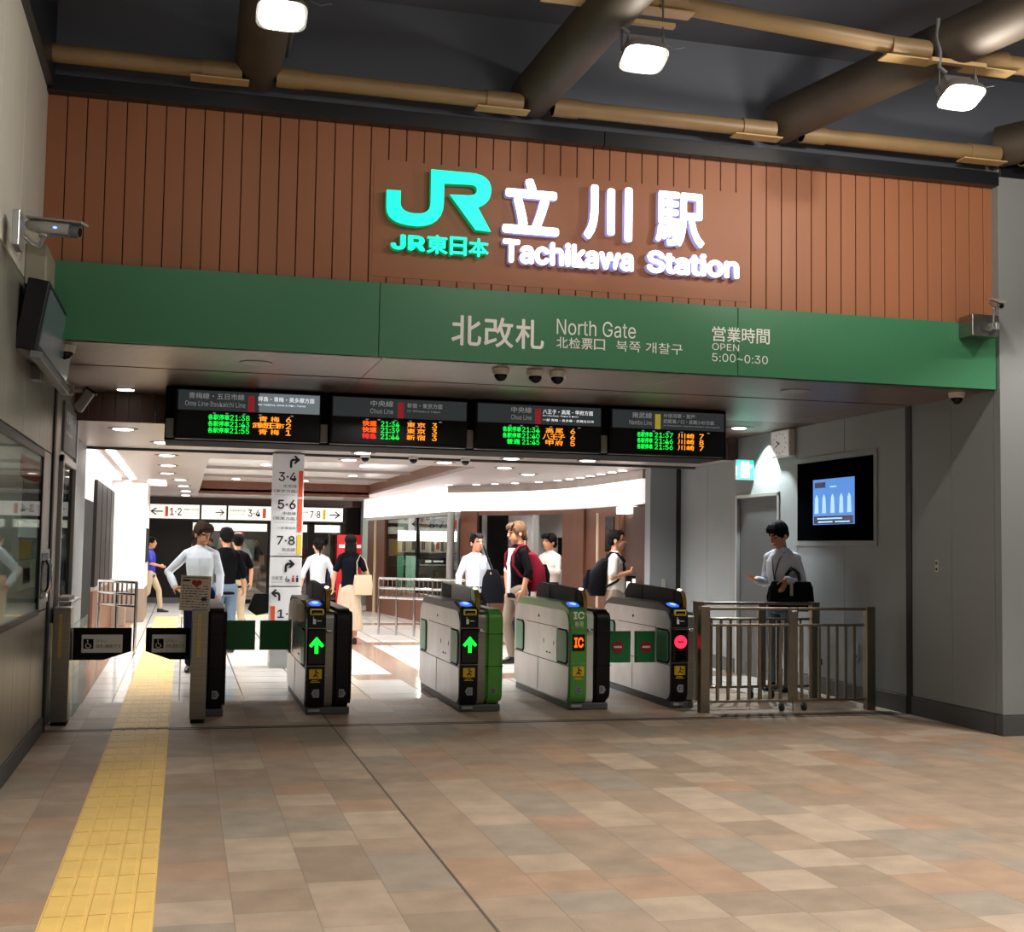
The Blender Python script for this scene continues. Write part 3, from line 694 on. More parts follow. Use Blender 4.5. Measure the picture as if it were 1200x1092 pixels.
def slot(x, y, z, power, i):
    t = thing('slot_downlight', 'oval recessed downlight in the hall ceiling row above the yellow paving', 'ceiling light', (x, y, z), group='oval ceiling downlights')
    part('recess', MB().cyl((0, 0, -.004), .15, .006, seg=28), 'dark_brown', t); part('lens', MB().ell((0, .03, -.006), .10, .10, .012, 24, 8), 'em_down', t, sm=True)
    if power: lamp('downlight_lamp', 'SPOT', (x, y, z - .05), power * (2.3 if 13.5 < y < 17.5 else 1.35), (1, .97, .94), spot_size=R(140), spot_blend=.6, shadow_soft_size=.1)
for i, (x, y, p) in enumerate([(-.62, 12.9, 20), (-.26, 14.47, 35), (-.25, 16.57, 120), (-.26, 18.75, 120), (-.3, 20.9, 120), (-.1, 22.95, 140), (-.05, 25.4, 140), (0, 27.8, 140), (0, 30.27, 120), (2.05, 15.0, 90), (3.93, 15.1, 100), (2.05, 16.3, 90), (4.3, 16.9, 140), (5.0, 18.2, 80), (3.3, 16.2, 60), (4.9, 15.0, 60)]):
    slot(x, y, ZB, p, i)
for i, (x, y, p) in enumerate([(1.2, 18.5, 170), (1.3, 21.5, 170), (1.9, 24.0, 170), (2.9, 18.5, 170), (2.9, 21.0, 170), (3.1, 24.0, 170), (1.0, 26.5, 120), (2.4, 26.5, 120)]):
    downlight(x, y, ZB + .22, 'round downlight set in the pale raised part of the hall ceiling', p, .08, 'coffer downlights')
downlight(-.56, 11.87, Z3, 'round bright downlight in the soffit left of the departure boards', 3, .075)
t = thing('slot_downlight', 'oval coppery downlight in the soffit above the wall clock', 'ceiling light', (6.0, 12.9, Z3)); part('recess', MB().cyl((0, 0, -.004), .16, .006, seg=28), 'dark_brown', t); part('lens', MB().ell((0, .03, -.006), .08, .08, .01, 24, 8), 'em_down', t, sm=True)
lamp('downlight_lamp', 'SPOT', (5.95, 12.55, Z3 - .05), 55, (.95, 1, 1), (0, 0, 0), spot_size=R(80), spot_blend=.6, shadow_soft_size=.08)
lamp('downlight_lamp', 'SPOT', (6.38, 13.32, Z3 - .02), 230, (.9, 1, .98), (R(0), R(0), 0), spot_size=R(104), spot_blend=.3, shadow_soft_size=.03)
lamp('cove_lamp', 'AREA', (XH + .35, 19.2, ZB - .08), 35, (1, .97, .95), size=.15, shape='RECTANGLE', size_y=6.0)
lamp('cove_lamp', 'SPOT', (-.5, 22.2, ZB - .1), 170, (1, .97, .95), (R(35), 0, R(10)), spot_size=R(120), shadow_soft_size=.1)
lamp('shop_lamp', 'POINT', (1.4, 33.6, 2.2), 160, WARM, shadow_soft_size=.2); lamp('shop_lamp', 'POINT', (5.5, 28.5, 2.2), 240, (1, .95, .88), shadow_soft_size=.2)
lamp('shop_lamp', 'POINT', (7.2, 19.8, 2.2), 14, (1, .95, .9), shadow_soft_size=.2)
for x, y in ((.49, 9.73), (5.05, 9.75)):
    solo('ceiling_speaker', MB().cyl((x, y, Z3 - .006), .125, .008, seg=32), 'grey_plastic', 'flat round speaker cover in the soffit, %s' % ('left one above the first board' if x < 3 else 'right one beyond the opening hours'), 'speaker')
for i, (x, l) in enumerate(((-.86, 'black dome camera in the soffit corner by the left wall'), (2.34, 'leftmost of the three dome cameras under the middle of the green band'), (2.62, 'middle of the three dome cameras under the green band'), (2.80, 'rightmost of the three dome cameras under the middle of the green band'), (6.38, 'dome camera in the soffit corner by the right wall'))):
    t = thing('dome_camera', l, 'camera', (x, 9.38, Z3)); part('housing', MB().cyl((0, 0, -.045), .062, .045, seg=24, r2=.07), 'white_plastic', t, sm=True); part('dome', MB().ell((0, 0, -.045), .052, .052, .055, 20, 12), 'black_gloss', t, sm=True)
for x, l in ((2.12, 'left'), (2.72, 'middle'), (3.38, 'right')):
    t = thing('dome_camera', '%s one of three small dome cameras at the hall edge below the boards' % l, 'camera', (x, 15.3, ZB)); part('housing', MB().cyl((0, 0, -.04), .06, .04, seg=20), 'white_plastic', t, sm=True); part('dome', MB().ell((0, 0, -.045), .05, .05, .05, 16, 10), 'black_gloss', t, sm=True)

# =================================================================== DEPARTURE BOARDS
bh = thing('board_housing', 'long black housing that carries the four departure boards under the soffit', 'housing', (2.48, 11.5, 2.39))
part('casing', MB().box(-.20, 5.18, 11.465, 12.15, 2.39, Z3 - .001, .006), 'black_matte', bh, True)
for x, l in ((-.155, 'left of the leftmost departure board'), (1.20, 'between the first and second departure boards'), (2.56, 'between the second and third departure boards'), (3.885, 'between the third and rightmost departure boards')): solo('speaker_box', MB().box(x - .035, x + .035, 11.41, 11.466, 2.41, 2.58, .008), 'grey_plastic', 'small grey speaker box ' + l, 'speaker')
def board(x0, x1, label, jp, en, jx, ex, mark, mx, dest, den, rows, lit=False, cols=None):
    t = thing('departure_board', label, 'departure board', ((x0 + x1) / 2, 11.42, 2.40), group=None)
    part('board_case', MB().box(x0, x1, 11.36, 11.46, 2.40, 2.845, .006), 'black_plastic', t, True)
    part('header_panel', MB().box(x0 + .02, x1 - .01, 11.352, 11.362, 2.655, 2.83), 'board_head', t, True)
    if lit: part('header_panel', MB().box(x0 + .72, x1 - .012, 11.350, 11.354, 2.657, 2.828), 'board_head_lit', t, True, label='brighter backlit end of the header')
    part('display_face', MB().box(x0 + .02, x1 - .01, 11.352, 11.362, 2.412, 2.645), 'board_face', t, True)
    part('line_colour_mark', MB().box(mx, mx + .055, 11.346, 11.356, 2.655, 2.80), mark, t, True)
    y = 11.3485
    text(jp, *jx, 2.755, 2.81, y, 'board_text', t, bold=.008); text(en, *ex, 2.69, 2.735, y, 'board_text', t)
    for (a, b_, c, d, s, m_) in dest: text(s, a, b_, c, d, y, m_, t, bold=.006)
    for i, (kind, kx, tm, tx, ds, dx, pf, px, km) in enumerate(rows):
        z1 = 2.622 - i * .058; z0 = z1 - .049
        text(kind, kx[0], kx[1], z0, z1, y, km, t, bold=.022, name='led_text'); text(tm, tx[0], tx[1], z0, z1, y, 'em_led_green', t, bold=.010, name='led_text')
        n = len(ds)
        for j, ch in enumerate(ds):
            a = dx[0] + (dx[1] - dx[0] - .085) * (j / (n - 1)) if n > 1 else dx[0]
            text(ch, a, a + .078, z0, z1, y, 'em_led_amber', t, bold=.010, name='led_text')
        text(pf, px - .004, px + .042, z0, z1, y, 'em_led_amber', t, bold=.008, name='led_text')
    for a in (.22, .33, .48, .62, .9): part('column_tick', MB().box(x0 + .1 + a, x0 + .125 + a, 11.348, 11.352, 2.628, 2.638), 'board_text', t, True)
    return t
LG = 'em_led_green'
board(-.11, 1.16, 'leftmost departure board, headed by a red mark, listing 21:38, 21:43 and 21:55', '青梅線・五日市線', 'Ome Line·Itsukaichi Line', (0.0, .48), (-.03, .49), 'board_red', .515,
      [(.60, 1.10, 2.755, 2.80, '拝島・青梅・奥多摩方面', 'board_text_lit'), (.60, 1.02, 2.715, 2.735, 'for Haijima, Ome & Oku-Tama', 'board_text_lit')], [],
      [('各駅停車', (.17, .355), '21:38', (.36, .53), '青梅', (.61, .80), '6', .855, LG), ('各駅停車', (.17, .355), '21:43', (.36, .53), '武蔵五日市', (.555, .845), '2', .855, LG), ('各駅停車', (.17, .355), '21:55', (.36, .53), '青梅', (.61, .80), '1', .855, LG)], lit=True)
board(1.25, 2.52, 'second departure board, red mark, showing a red express row at 21:44', '中央線', 'Chuo Line', (1.61, 1.82), (1.61, 1.82), 'board_red', 1.862,
      [(1.95, 2.28, 2.755, 2.80, '新宿・東京方面', 'board_text'), (1.95, 2.26, 2.715, 2.735, 'for Shinjuku & Tokyo', 'board_text')], [],
      [('快速', (1.54, 1.67), '21:34', (1.71, 1.88), '東京', (1.95, 2.13), '3', 2.19, 'em_led_orange'), ('快速', (1.54, 1.67), '21:39', (1.71, 1.88), '東京', (1.95, 2.13), '3', 2.19, 'em_led_orange'), ('特急', (1.54, 1.67), '21:44', (1.71, 1.88), '新宿', (1.95, 2.13), '3', 2.19, 'em_led_red')])
board(2.60, 3.84, 'third departure board, red mark, listing 21:34, 21:40 and 21:45', '中央線', 'Chuo Line', (2.94, 3.14), (2.94, 3.14), 'board_red', 3.175,
      [(3.25, 3.75, 2.755, 2.80, '八王子・高尾・甲府方面', 'board_text_lit'), (3.25, 3.6, 2.73, 2.745, 'for Hachioji, Takao & Kofu', 'board_text_lit'), (3.25, 3.76, 2.685, 2.71, '一部 青梅・奥多摩・武蔵五日市', 'board_text_lit')], [],
      [('各駅停車', (2.86, 3.04), '21:34', (3.05, 3.22), '高尾', (3.28, 3.46), '6', 3.53, LG), ('各駅停車', (2.86, 3.04), '21:40', (3.05, 3.22), '八王子', (3.25, 3.48), '6', 3.53, LG), ('普通', (2.90, 3.03), '21:45', (3.05, 3.22), '甲府', (3.28, 3.46), '5', 3.53, LG)])
board(3.93, 5.12, 'rightmost departure board, with a yellow mark instead of red', '南武線', 'Nambu Line', (4.15, 4.35), (4.12, 4.35), 'board_yellow', 4.385,
      [(4.47, 4.80, 2.77, 2.81, '分倍河原・登戸', 'board_text'), (4.47, 5.0, 2.715, 2.755, '武蔵溝ノ口・武蔵小杉方面', 'board_text'), (4.47, 5.06, 2.685, 2.70, 'for Bubaigawara, Noborito, Musashi-Mizonokuchi', 'board_text')], [],
      [('各駅停車', (4.20, 4.36), '21:37', (4.38, 4.57), '川崎', (4.62, 4.80), '7', 4.85, LG), ('各駅停車', (4.20, 4.36), '21:46', (4.38, 4.57), '川崎', (4.62, 4.80), '8', 4.85, LG), ('各駅停車', (4.20, 4.36), '21:56', (4.38, 4.57), '川崎', (4.62, 4.80), '7', 4.85, LG)])

# =================================================================== PILLAR SIGN
ps = thing('pillar_sign', 'tall white pillar sign with platform numbers 3 to 8, arrows and colour marks', 'sign', (1.2, 15.35, 0))
part('post', MB().box(1.03, 1.36, 15.36, 15.70, 0, ZB, .006), 'aluminium', ps, True)
for z0, z1 in ((1.345, 2.575), (.985, 1.325), (.42, .965)): part('sign_panel', MB().box(1.005, 1.385, 15.335, 15.36, z0, z1, .003), 'sign_white', ps, True)
y = 15.331
def bent_arrow(cx, cz, s, flip, m):
    f = -1 if flip else 1
    pts = [(-.36, -.5), (-.36, -.05), (-.30, .14), (-.16, .24), (.12, .24), (-.06, .42), (.08, .50), (.46, .14), (.08, -.20), (-.06, -.11), (.12, .06), (-.08, .06), (-.18, -.03), (-.18, -.5)]
    P = [(cx + f * px * s, cz + pz * s) for px, pz in pts]
    if flip: P = P[::-1]
    part('arrow', MB().prism(P, y - .003, y + .004, 'y'), m, ps, True)
bent_arrow(1.265, 2.485, .15, False, 'sign_black'); bent_arrow(1.235, 1.225, .15, False, 'sign_black'); bent_arrow(1.09, .875, .14, True, 'sign_black')
for s_, zc in (('3·4', 2.30), ('5·6', 1.965), ('7·8', 1.53)): text(s_, 1.08, 1.295, zc - .055, zc + .055, y, 'sign_black', ps, bold=.012)
for s_, a, b_, c, d in (('中央線', 1.14, 1.30, 2.165, 2.205), ('（東京方面）', 1.03, 1.31, 2.105, 2.145), ('Chuo Line for Tokyo', 1.04, 1.3, 2.07, 2.09), ('中央線', 1.14, 1.30, 1.835, 1.875), ('（高尾方面）', 1.03, 1.31, 1.775, 1.815), ('Chuo Line for Takao', 1.04, 1.3, 1.74, 1.76), ('一部青梅線', 1.08, 1.30, 1.665, 1.695), ('南武線', 1.14, 1.30, 1.40, 1.44), ('Nambu Line', 1.1, 1.3, 1.362, 1.38), ('化粧室', 1.03, 1.16, 1.055, 1.10), ('Restrooms', 1.03, 1.16, 1.02, 1.04)):
    text(s_, a, b_, c, d, y, 'sign_black' if d - c > .03 else 'sign_grey', ps)
text('1·2', 1.11, 1.34, .60, .70, y, 'sign_black', ps, bold=.012)
for z0, z1, m_ in ((2.06, 2.375, 'orange_mark'), (1.64, 2.035, 'orange_mark'), (1.36, 1.60, 'yellow_mark')): part('line_colour_mark', MB().box(1.322, 1.372, y - .002, y + .006, z0, z1), m_, ps, True)
part('line_colour_mark', MB().box(1.03, 1.08, y - .002, y + .006, .57, .74), 'orange_mark', ps, True)
part('restroom_figure', MB().cyl((1.285, y - .003, 1.10), .010, .004, 'y', 12).box(1.272, 1.298, y - .003, y, 1.03, 1.085), 'ink_red', ps, True)
part('restroom_figure', MB().cyl((1.335, y - .003, 1.10), .010, .004, 'y', 12).box(1.322, 1.348, y - .003, y, 1.03, 1.085), 'sign_black', ps, True)
part('wheelchair_symbol', MB().tube([(1.215 + .02 * math.cos(a), y, 1.055 + .02 * math.sin(a)) for a in [2.4 + k * .45 for k in range(11)]], .004, 6).tube([(1.205, y, 1.10), (1.21, y, 1.065), (1.235, y, 1.06), (1.245, y, 1.03)], .004, 6), 'sign_black', ps, True)
# =================================================================== TICKET GATES
GL = 2.0
def rrect(y0, y1, z0, z1, r, n=5, rf=None):
    rf = rf or (r, r, r, r); out = []      # corners: back-bottom? order: front-bottom, back-bottom, back-top, front-top in (y,z)
    for (cy, cz, a0, rr) in ((y0, z0, 180, rf[0]), (y1, z0, 270, rf[1]), (y1, z1, 0, rf[2]), (y0, z1, 90, rf[3])):
        sy = 1 if cy == y0 else -1; sz = 1 if cz == z0 else -1
        for k in range(n + 1):
            a = R(a0 + 90 * k / n); out.append((cy + sy * rr + rr * math.cos(a), cz + sz * rr + rr * math.sin(a)))
    return out
def gate(X, label, front='black_plastic', ribbon='black_plastic', rbody='black_plastic', display='arrow', fin='fin_black', left=True, rightb=True, pockets=True, y0=11.07, shift=0.0, strip='steel'):
    t = thing('ticket_gate', label, 'ticket gate', (X, y0, 0))
    W = .165
    tot = (W if left else 0) + .07 + (.165 if rightb else .02)
    xr = (W if left else 0)
    part('base_plate', MB().box(.01, tot - .01, .05, GL - .04, 0, .065, .01), 'base_grey', t)
    if left:
        prof = rrect(0, GL, .055, .945, .09, rf=(.10, .13, .16, .10))
        part('cabinet_body', MB().prism(prof, .006, W, 'x', .006), front, t, sm=True)
        side = rrect(.028, GL - .02, .075, .905, .1, rf=(.10, .12, .15, .14))
        part('side_panel', MB().prism(side, -.004, .008, 'x', .003), 'gate_steel', t, sm=True, label='brushed metal side panel')
        mb = MB()
        mb.box(-.006, 0, .40, 1.5, .735, .741).box(-.006, 0, .03, GL - .03, .40, .406).box(-.006, 0, 1.05, 1.056, .09, .40).box(-.006, 0, .40, .406, .405, .735).box(-.006, 0, .85, .862, .56, .60).box(-.006, 0, .50, .512, .56, .60)
        mb.box(-.006, 0, .62, .66, .47, .485).box(-.006, 0, .72, .76, .47, .485).box(-.006, 0, 1.02, 1.06, .80, .825)
        part('panel_seams', mb, 'black_matte', t)
        if pockets:
            for a, b_ in ((.045, .37), (1.58, 1.90)):
                pk = part('flap_pocket', MB().prism([(a, .44), (a + .04, .41), (b_, .41), (b_, .735), (a + .04, .735), (a, .70)], -.007, 0, 'x'), 'black_matte', t)
                part('flap', MB().prism([(a + .02, .455), (a + .05, .43), (b_ - .012, .43), (b_ - .012, .72), (a + .05, .72), (a + .02, .69)], -.016, -.006, 'x', .002), 'pocket_green', pk)
        # top deck and reader
        part('top_deck', MB().prism([(.03, .915), (.06, .93), (.32, .985), (.5, .975), (1.75, .975), (1.88, .93), (1.88, .88), (.03, .88)], .0, W + .004, 'x', .006), ribbon, t)
        rd = part('card_reader', MB().prism([(.07, .936), (.30, .985), (.30, .975), (.07, .925)], .012, W - .01, 'x', .003), 'black_gloss' if display != 'ic' else 'gate_green', t)
        part('reader_light', MB().ell((.082, .185, .961), .056, .085, .010, 24, 8, rot=Euler((R(12), 0, 0))), 'em_blue', rd, sm=True)
        part('reader_core', MB().ell((.082, .185, .967), .032, .050, .009, 24, 8, rot=Euler((R(12), 0, 0))), 'em_blue_core', rd, sm=True)
        # front column details
        if display != 'ic':
            ts = part('ticket_slot', MB().box(.022, .145, -.014, .02, .868, .925, .012), 'yellow_frame', t, label='yellow framed ticket slot')
            part('slot_mouth', MB().box(.036, .131, -.018, .0, .880, .912, .004), 'black_gloss', ts); part('slot_light', MB().box(.05, .118, -.020, -.012, .884, .892), 'amber', ts)
            part('hand_symbol', MB().box(.05, .075, -.004, .002, .79, .835, .004).box(.052, .057, -.004, .002, .83, .855).box(.085, .125, -.004, .002, .815, .822), 'band_text', t)
        part('seam', MB().box(.006, W, -.003, .004, .752, .757).box(.006, W, -.003, .004, .425, .430), 'steel', t)
        if display == 'arrow':
            dp = part('display_panel', MB().box(.008, W, -.012, .01, .44, .745, .008), 'black_gloss', t)
            c = .085; z = .61; s = .085
            P = [(c - .016, z - .075), (c + .016, z - .075), (c + .016, z + .005), (c + .046, z - .022), (c + .066, z - .004), (c, z + .072), (c - .066, z - .004), (c - .046, z - .022), (c - .016, z + .005)]
            part('arrow', MB().prism(P, -.016, -.011, 'y'), 'em_green', dp)
        elif display == 'stop':
            dp = part('display_panel', MB().box(.008, W, -.012, .01, .44, .745, .008), 'black_gloss', t)
            a = part('stop_light', MB().cyl((.085, -.017, .625), .062, .006, 'y', 32), 'em_red', dp); part('stop_bar', MB().box(.055, .115, -.020, -.016, .618, .632), 'ink_red', a)
        elif display == 'ic':
            dp = part('display_panel', MB().box(.022, .143, -.008, .01, .545, .70, .006), 'black_gloss', t)
            text('IC', X + .038, X + .128, .575, .67, y0 - .0105, 'em_led_orange', dp, bold=.03)
            text('IC', X + .03, X + .135, .835, .905, y0 - .004, 'band_text', t, bold=.03)
            for k_, ch_ in enumerate('専用'): text(ch_, X + .045 + k_ * .042, X + .083 + k_ * .042, .765, .815, y0 - .004, 'band_text', t)
        yl = part('warning_label', MB().box(.028, .138, -.005, .0, .315, .40, .002), 'yellow_label', t)
        part('figure', MB().cyl((.085, -.008, .388), .008, .004, 'y', 12).tube([(.065, -.006, .335), (.083, -.006, .352), (.085, -.006, .376), (.112, -.006, .364)], .006, 6).tube([(.084, -.006, .352), (.104, -.006, .333)], .006, 6), 'ink', yl)
        part('small_lettering', MB().box(.04, .125, -.005, 0, .285, .292).box(.05, .105, -.005, 0, .298, .304), 'yellow_label', t)
        cm = part('case_mark', MB().prism([(.05, .19), (.07, .225), (.118, .225), (.118, .155), (.07, .155)], -.005, 0, 'y'), 'shade_dim' if display == 'ic' else 'grey_plastic', t)
        text('D' if display == 'stop' else 'C', X + .075, X + .105, .17, .21, y0 - .0065, 'ink', cm)
        part('foot_plate', MB().box(.03, .13, .028, .052, .028, .05), 'grey_plastic', t)
    # recessed strip
    part('centre_strip', MB().prism(rrect(.03, GL - .03, .06, .90, .06), xr, xr + .07, 'x'), strip, t, sm=True)
    if left: part('strip_cap', MB().box(xr + .005, xr + .06, -.01, .10, .715, .75, .01), 'chrome', t, sm=True)
    # fin
    fp = [(.16, .93)] + arc((.16, .93), (.15, 1.085), (.30, 1.10), 5) + [(1.62, 1.13)] + arc((1.62, 1.13), (1.76, 1.12), (1.78, .93), 5)
    fn = part('guide_fin', MB().prism(fp, xr + .004, xr + .052, 'x', .006), fin, t, sm=True)
    part('fin_glass', MB().prism([(.36, .96), (.36, 1.085), (1.2, 1.105), (1.2, .96)], xr + .0, xr + .005, 'x'), 'grey_plastic' if fin == 'gate_green' and left and display == 'arrow' else 'fin_black', fn)
    part('fin_glass', MB().prism([(1.24, .96), (1.24, 1.105), (1.66, 1.115), (1.72, .96)], xr - .002, xr + .003, 'x'), 'fin_black', fn)
    part('sensor_strip', MB().prism([(.148, .78), (.148, .93)] + arc((.148, .93), (.14, 1.07), (.24, 1.092), 5) + [(.26, 1.075)] + arc((.26, 1.075), (.17, 1.06), (.172, .93), 5) + [(.172, .78)], xr + .012, xr + .046, 'x'), 'amber', fn, label='yellow sensor strip')
    part('fin_light', MB().ell((xr + .028, .29, 1.103), .02, .04, .01, 12, 6), 'em_shop', fn, sm=True)
    if rightb:
        rp = rrect(-.0, GL + .02, .06, .925, .08, rf=(.12, .12, .14, .10))
        rb = part('exit_cabinet', MB().prism(rp, xr + .07, xr + .235, 'x', .028, 3), rbody, t, sm=True)
        part('cabinet_seam', MB().box(xr + .075, xr + .237, -.002, 1.2, .70, .704).box(xr + .075, xr + .237, -.002, 1.2, .41, .414), 'black_matte', rb)
        cm = part('case_mark', MB().prism([(xr + .125, .155), (xr + .125, .225), (xr + .165, .225), (xr + .185, .19), (xr + .165, .155)], -.004, .001, 'y'), 'shade_dim' if rbody == 'gate_green' else 'grey_plastic', rb)
        text('D', X + xr + .135, X + xr + .16, .17, .21, y0 - .0055, 'ink', cm)
    return t
gate(1.06, 'second gate from the left, black front with green arrow, beside the pillar sign')
gate(2.43, 'third ticket gate, black front with green arrow and a bright green right cabinet', rbody='gate_green', fin='gate_green')
gate(3.46, 'fourth ticket gate with bright green front column reading IC', front='gate_green', ribbon='gate_green', display='ic', strip='white_plastic')  # white centre strip paints in the bright reflection on the steel
gate(4.46, 'rightmost ticket gate with the red stop light, next to the metal fence', display='stop', rightb=False)
gate(.145, 'leftmost narrow ticket gate, plain black end, behind the slim metal post', left=False)

def flap(name, x0, x1, y, z0, z1, label, m, group, stop=False, cut=0):
    t = thing(name, label, 'gate flap', ((x0 + x1) / 2, y, z0), group=None)
    pts = [(x0, z0), (x1, z0), (x1, z1), (x0, z1)]
    if cut > 0: pts = [(x0, z0), (x1 - .22, z0), (x1, z0 + .07), (x1, z1), (x0, z1)]
    if cut < 0: pts = [(x0, z0 + .07), (x0 + .20, z0), (x1, z0), (x1, z1), (x0, z1)]
    part('flap_panel', MB().prism(pts, y - .018, y + .018, 'y', .008, 3), m, t, True, sm=True)
    return t
t = flap('gate_flap', .40, .70, 12.55, .45, .735, 'closed green flap reaching right from the leftmost gate', 'flap_green', None)
part('hinge', MB().cyl((.39, 12.55, .42), .016, .33), 'steel', t, True, sm=True)
t = flap('gate_flap', .745, 1.035, 12.55, .45, .735, 'closed green flap reaching left from the second gate', 'flap_green', None)
part('hinge', MB().cyl((1.037, 12.55, .42), .012, .33), 'steel', t, True, sm=True)
for x0, x1, lb, cx in ((3.87, 4.19, 'green flap with a red stop mark on the right side of the fourth gate', 4.055), (4.235, 4.44, 'green flap with a red stop mark reaching left from the rightmost gate', 4.345)):
    t = flap('gate_flap', x0, x1, 11.46, .40, .70, lb, 'flap_green', None)
    m_ = part('stop_mark', MB().cyl((cx, 11.436, .55), .058, .006, 'y', 32), 'ink_red', t, True); part('stop_bar', MB().box(cx - .04, cx + .04, 11.432, 11.437, .541, .559), 'band_text', m_, True)
for x0, x1, lb, c, hx in ((-.865, -.40, 'black wheelchair-lane flap with grey sign on the left metal post', 1, -.87), (-.285, .075, 'black wheelchair-lane flap with grey sign on the post by the leftmost gate', -1, .08)):
    t = flap('wheelchair_flap', x0, x1, 11.0, .50, .765, lb, 'black_matte', None, cut=c)
    sx0, sx1 = (x0 + .07, x1 - .07) if c > 0 else (x0 + .05, x1 - .035)
    sp = part('sign_plate', MB().box(sx0, sx1, 10.975, 10.983, .56, .71, .004), 'white_plastic', t, True)
    part('symbol_square', MB().box(sx0 + .015, sx0 + .095, 10.972, 10.976, .595, .675, .004), 'black_matte', sp, True)
    a0 = sx0 + .055
    part('wheelchair_symbol', MB().tube([(a0 - .002 + .020 * math.cos(a), 10.9705, .622 + .020 * math.sin(a)) for a in [2.2 + k * .45 for k in range(11)]], .003, 6).tube([(a0 - .006, 10.9705, .655), (a0 - .004, 10.9705, .632), (a0 + .014, 10.9705, .630), (a0 + .022, 10.9705, .610)], .003, 6).cyl((a0 - .007, 10.969, .663), .005, .003, 'y', 10), 'band_text', sp, True)
    text('ひろい', sx0 + .115, sx0 + .20, .645, .67, 10.974, 'ink', sp); text('改札通路です', sx0 + .115, sx1 - .01, .60, .63, 10.974, 'ink', sp)
for x, w_, lb in ((-1.0, .135, 'slim metal gate post with yellow lettering against the left wall'), (.085, .13, 'slim metal gate post with yellow lettering in front of the leftmost gate')):
    t = thing('gate_post', lb, 'post', (x + w_ / 2, 10.8, 0))
    z1 = .945 if x < 0 else .925
    part('post_body', MB().box(x, x + w_, 10.72, 10.98, .03, z1, .006), 'steel', t, True); part('foot', MB().box(x + .01, x + w_ - .01, 10.73, 10.97, 0, .03), 'black_matte', t, True)
    part('yellow_lettering', MB().box(x + .05, x + .056, 10.716, 10.721, .55, .88).box(x + .064, x + .07, 10.716, 10.721, .55, .88).box(x + .05, x + .07, 10.716, 10.721, .88, .89).box(x + .05, x + .07, 10.716, 10.721, .545, .55), 'yellow_label', t, True)
solo('acrylic_screen', MB().box(-.86, -.85, 11.04, 12.4, .03, .80), 'glass', 'clear low screen behind the left gate post', 'screen')
t = thing('tablet_cover', 'crumpled pale cloth cover on the left side of the second gate', 'cover', (1.05, 11.9, .8))
random.seed(3)
mb = MB(); mb.prism([(11.25, .80), (11.3, .955), (11.7, .985), (12.0, .96), (12.05, .82), (11.6, .76)], .985, 1.055, 'x', .01)
part('cloth', mb, 'paper', t, True)
pn = thing('paper_notice', 'printed leaflet sheet with red heart marks standing on top of the metal gate post', 'notice', (.10, 11.0, .91))
Mp = Matrix.Translation((.10, 10.95, .91)) @ Matrix.Rotation(R(-4), 4, 'Z') @ Matrix.Rotation(R(2), 4, 'Y')
part('sheet', MB().box(-.125, .125, 0, .012, 0, .295, .003).move(Mp), 'paper', pn, True)
part('holder', MB().box(-.02, .02, .012, .03, 0, .05).move(Mp), 'amber', pn, True)
hb = MB()
for cx in (-.012, .026): hb.ell((cx, -.002, .238), .022, .002, .022, 16, 8)
hb.prism([(-.034, .232), (.048, .232), (.007, .195)], -.004, 0, 'y').move(Mp)
part('heart_print', hb, 'ink_red', pn, True)
mb = MB(); random.seed(8)
for r_ in range(9):
    z = .205 - r_ * .022; x = -.11
    if r_ == 0: x = -.11
    while x < .10:
        w_ = random.uniform(.015, .05)
        if not (r_ < 1 and -.05 < x < .05): mb.box(x, min(x + w_, .112), -.002, 0, z, z + random.uniform(.004, .009))
        x += w_ + .008
mb.box(.055, .095, -.002, 0, .085, .115).box(-.11, .10, -.002, 0, .275, .281).box(-.11, -.05, -.002, 0, .245, .262)
part('print', mb.move(Mp), 'ink', pn, True)

# =================================================================== TACTILE PAVING
def tactile(x0, x1, y0, y1, label, n=5):
    t = thing('tactile_paving', label, 'tactile paving', ((x0 + x1) / 2, (y0 + y1) / 2, 0))
    part('tile_bed', MB().box(x0, x1, y0, y1, 0, .004), 'tactile', t, True)
    mb = MB(); L_ = .30; y = y0; wd = (x1 - x0) / n
    while y < y1 - .05:
        for k in range(n):
            mb.box(x0 + wd * k + .008, x0 + wd * (k + 1) - .008, y + .008, min(y + L_, y1) - .008, .0035, .0085, .0025, 1)
        y += L_
    part('raised_bars', mb, 'tactile', t, True)
tactile(-.50, -.07, 2.9, 10.38, 'yellow ridged tactile strip on the brown tiles leading to the wide gate')
tactile(-.50, -.07, 10.50, 26.0, 'yellow tactile strip continuing through the wide gate across the white hall floor')
tactile(-.05, 3.0, 26.2, 26.7, 'yellow tactile strip crossing the far end of the white hall floor', 5)

solo('hanging_bag', MB().prism([(.76, .70), (.83, .89), (1.0, .89), (1.0, .66), (.86, .63)], 15.28, 15.40, 'y', .01), 'black_matte', 'black tapered bag shape hanging on the left side of the pillar sign', 'bag')
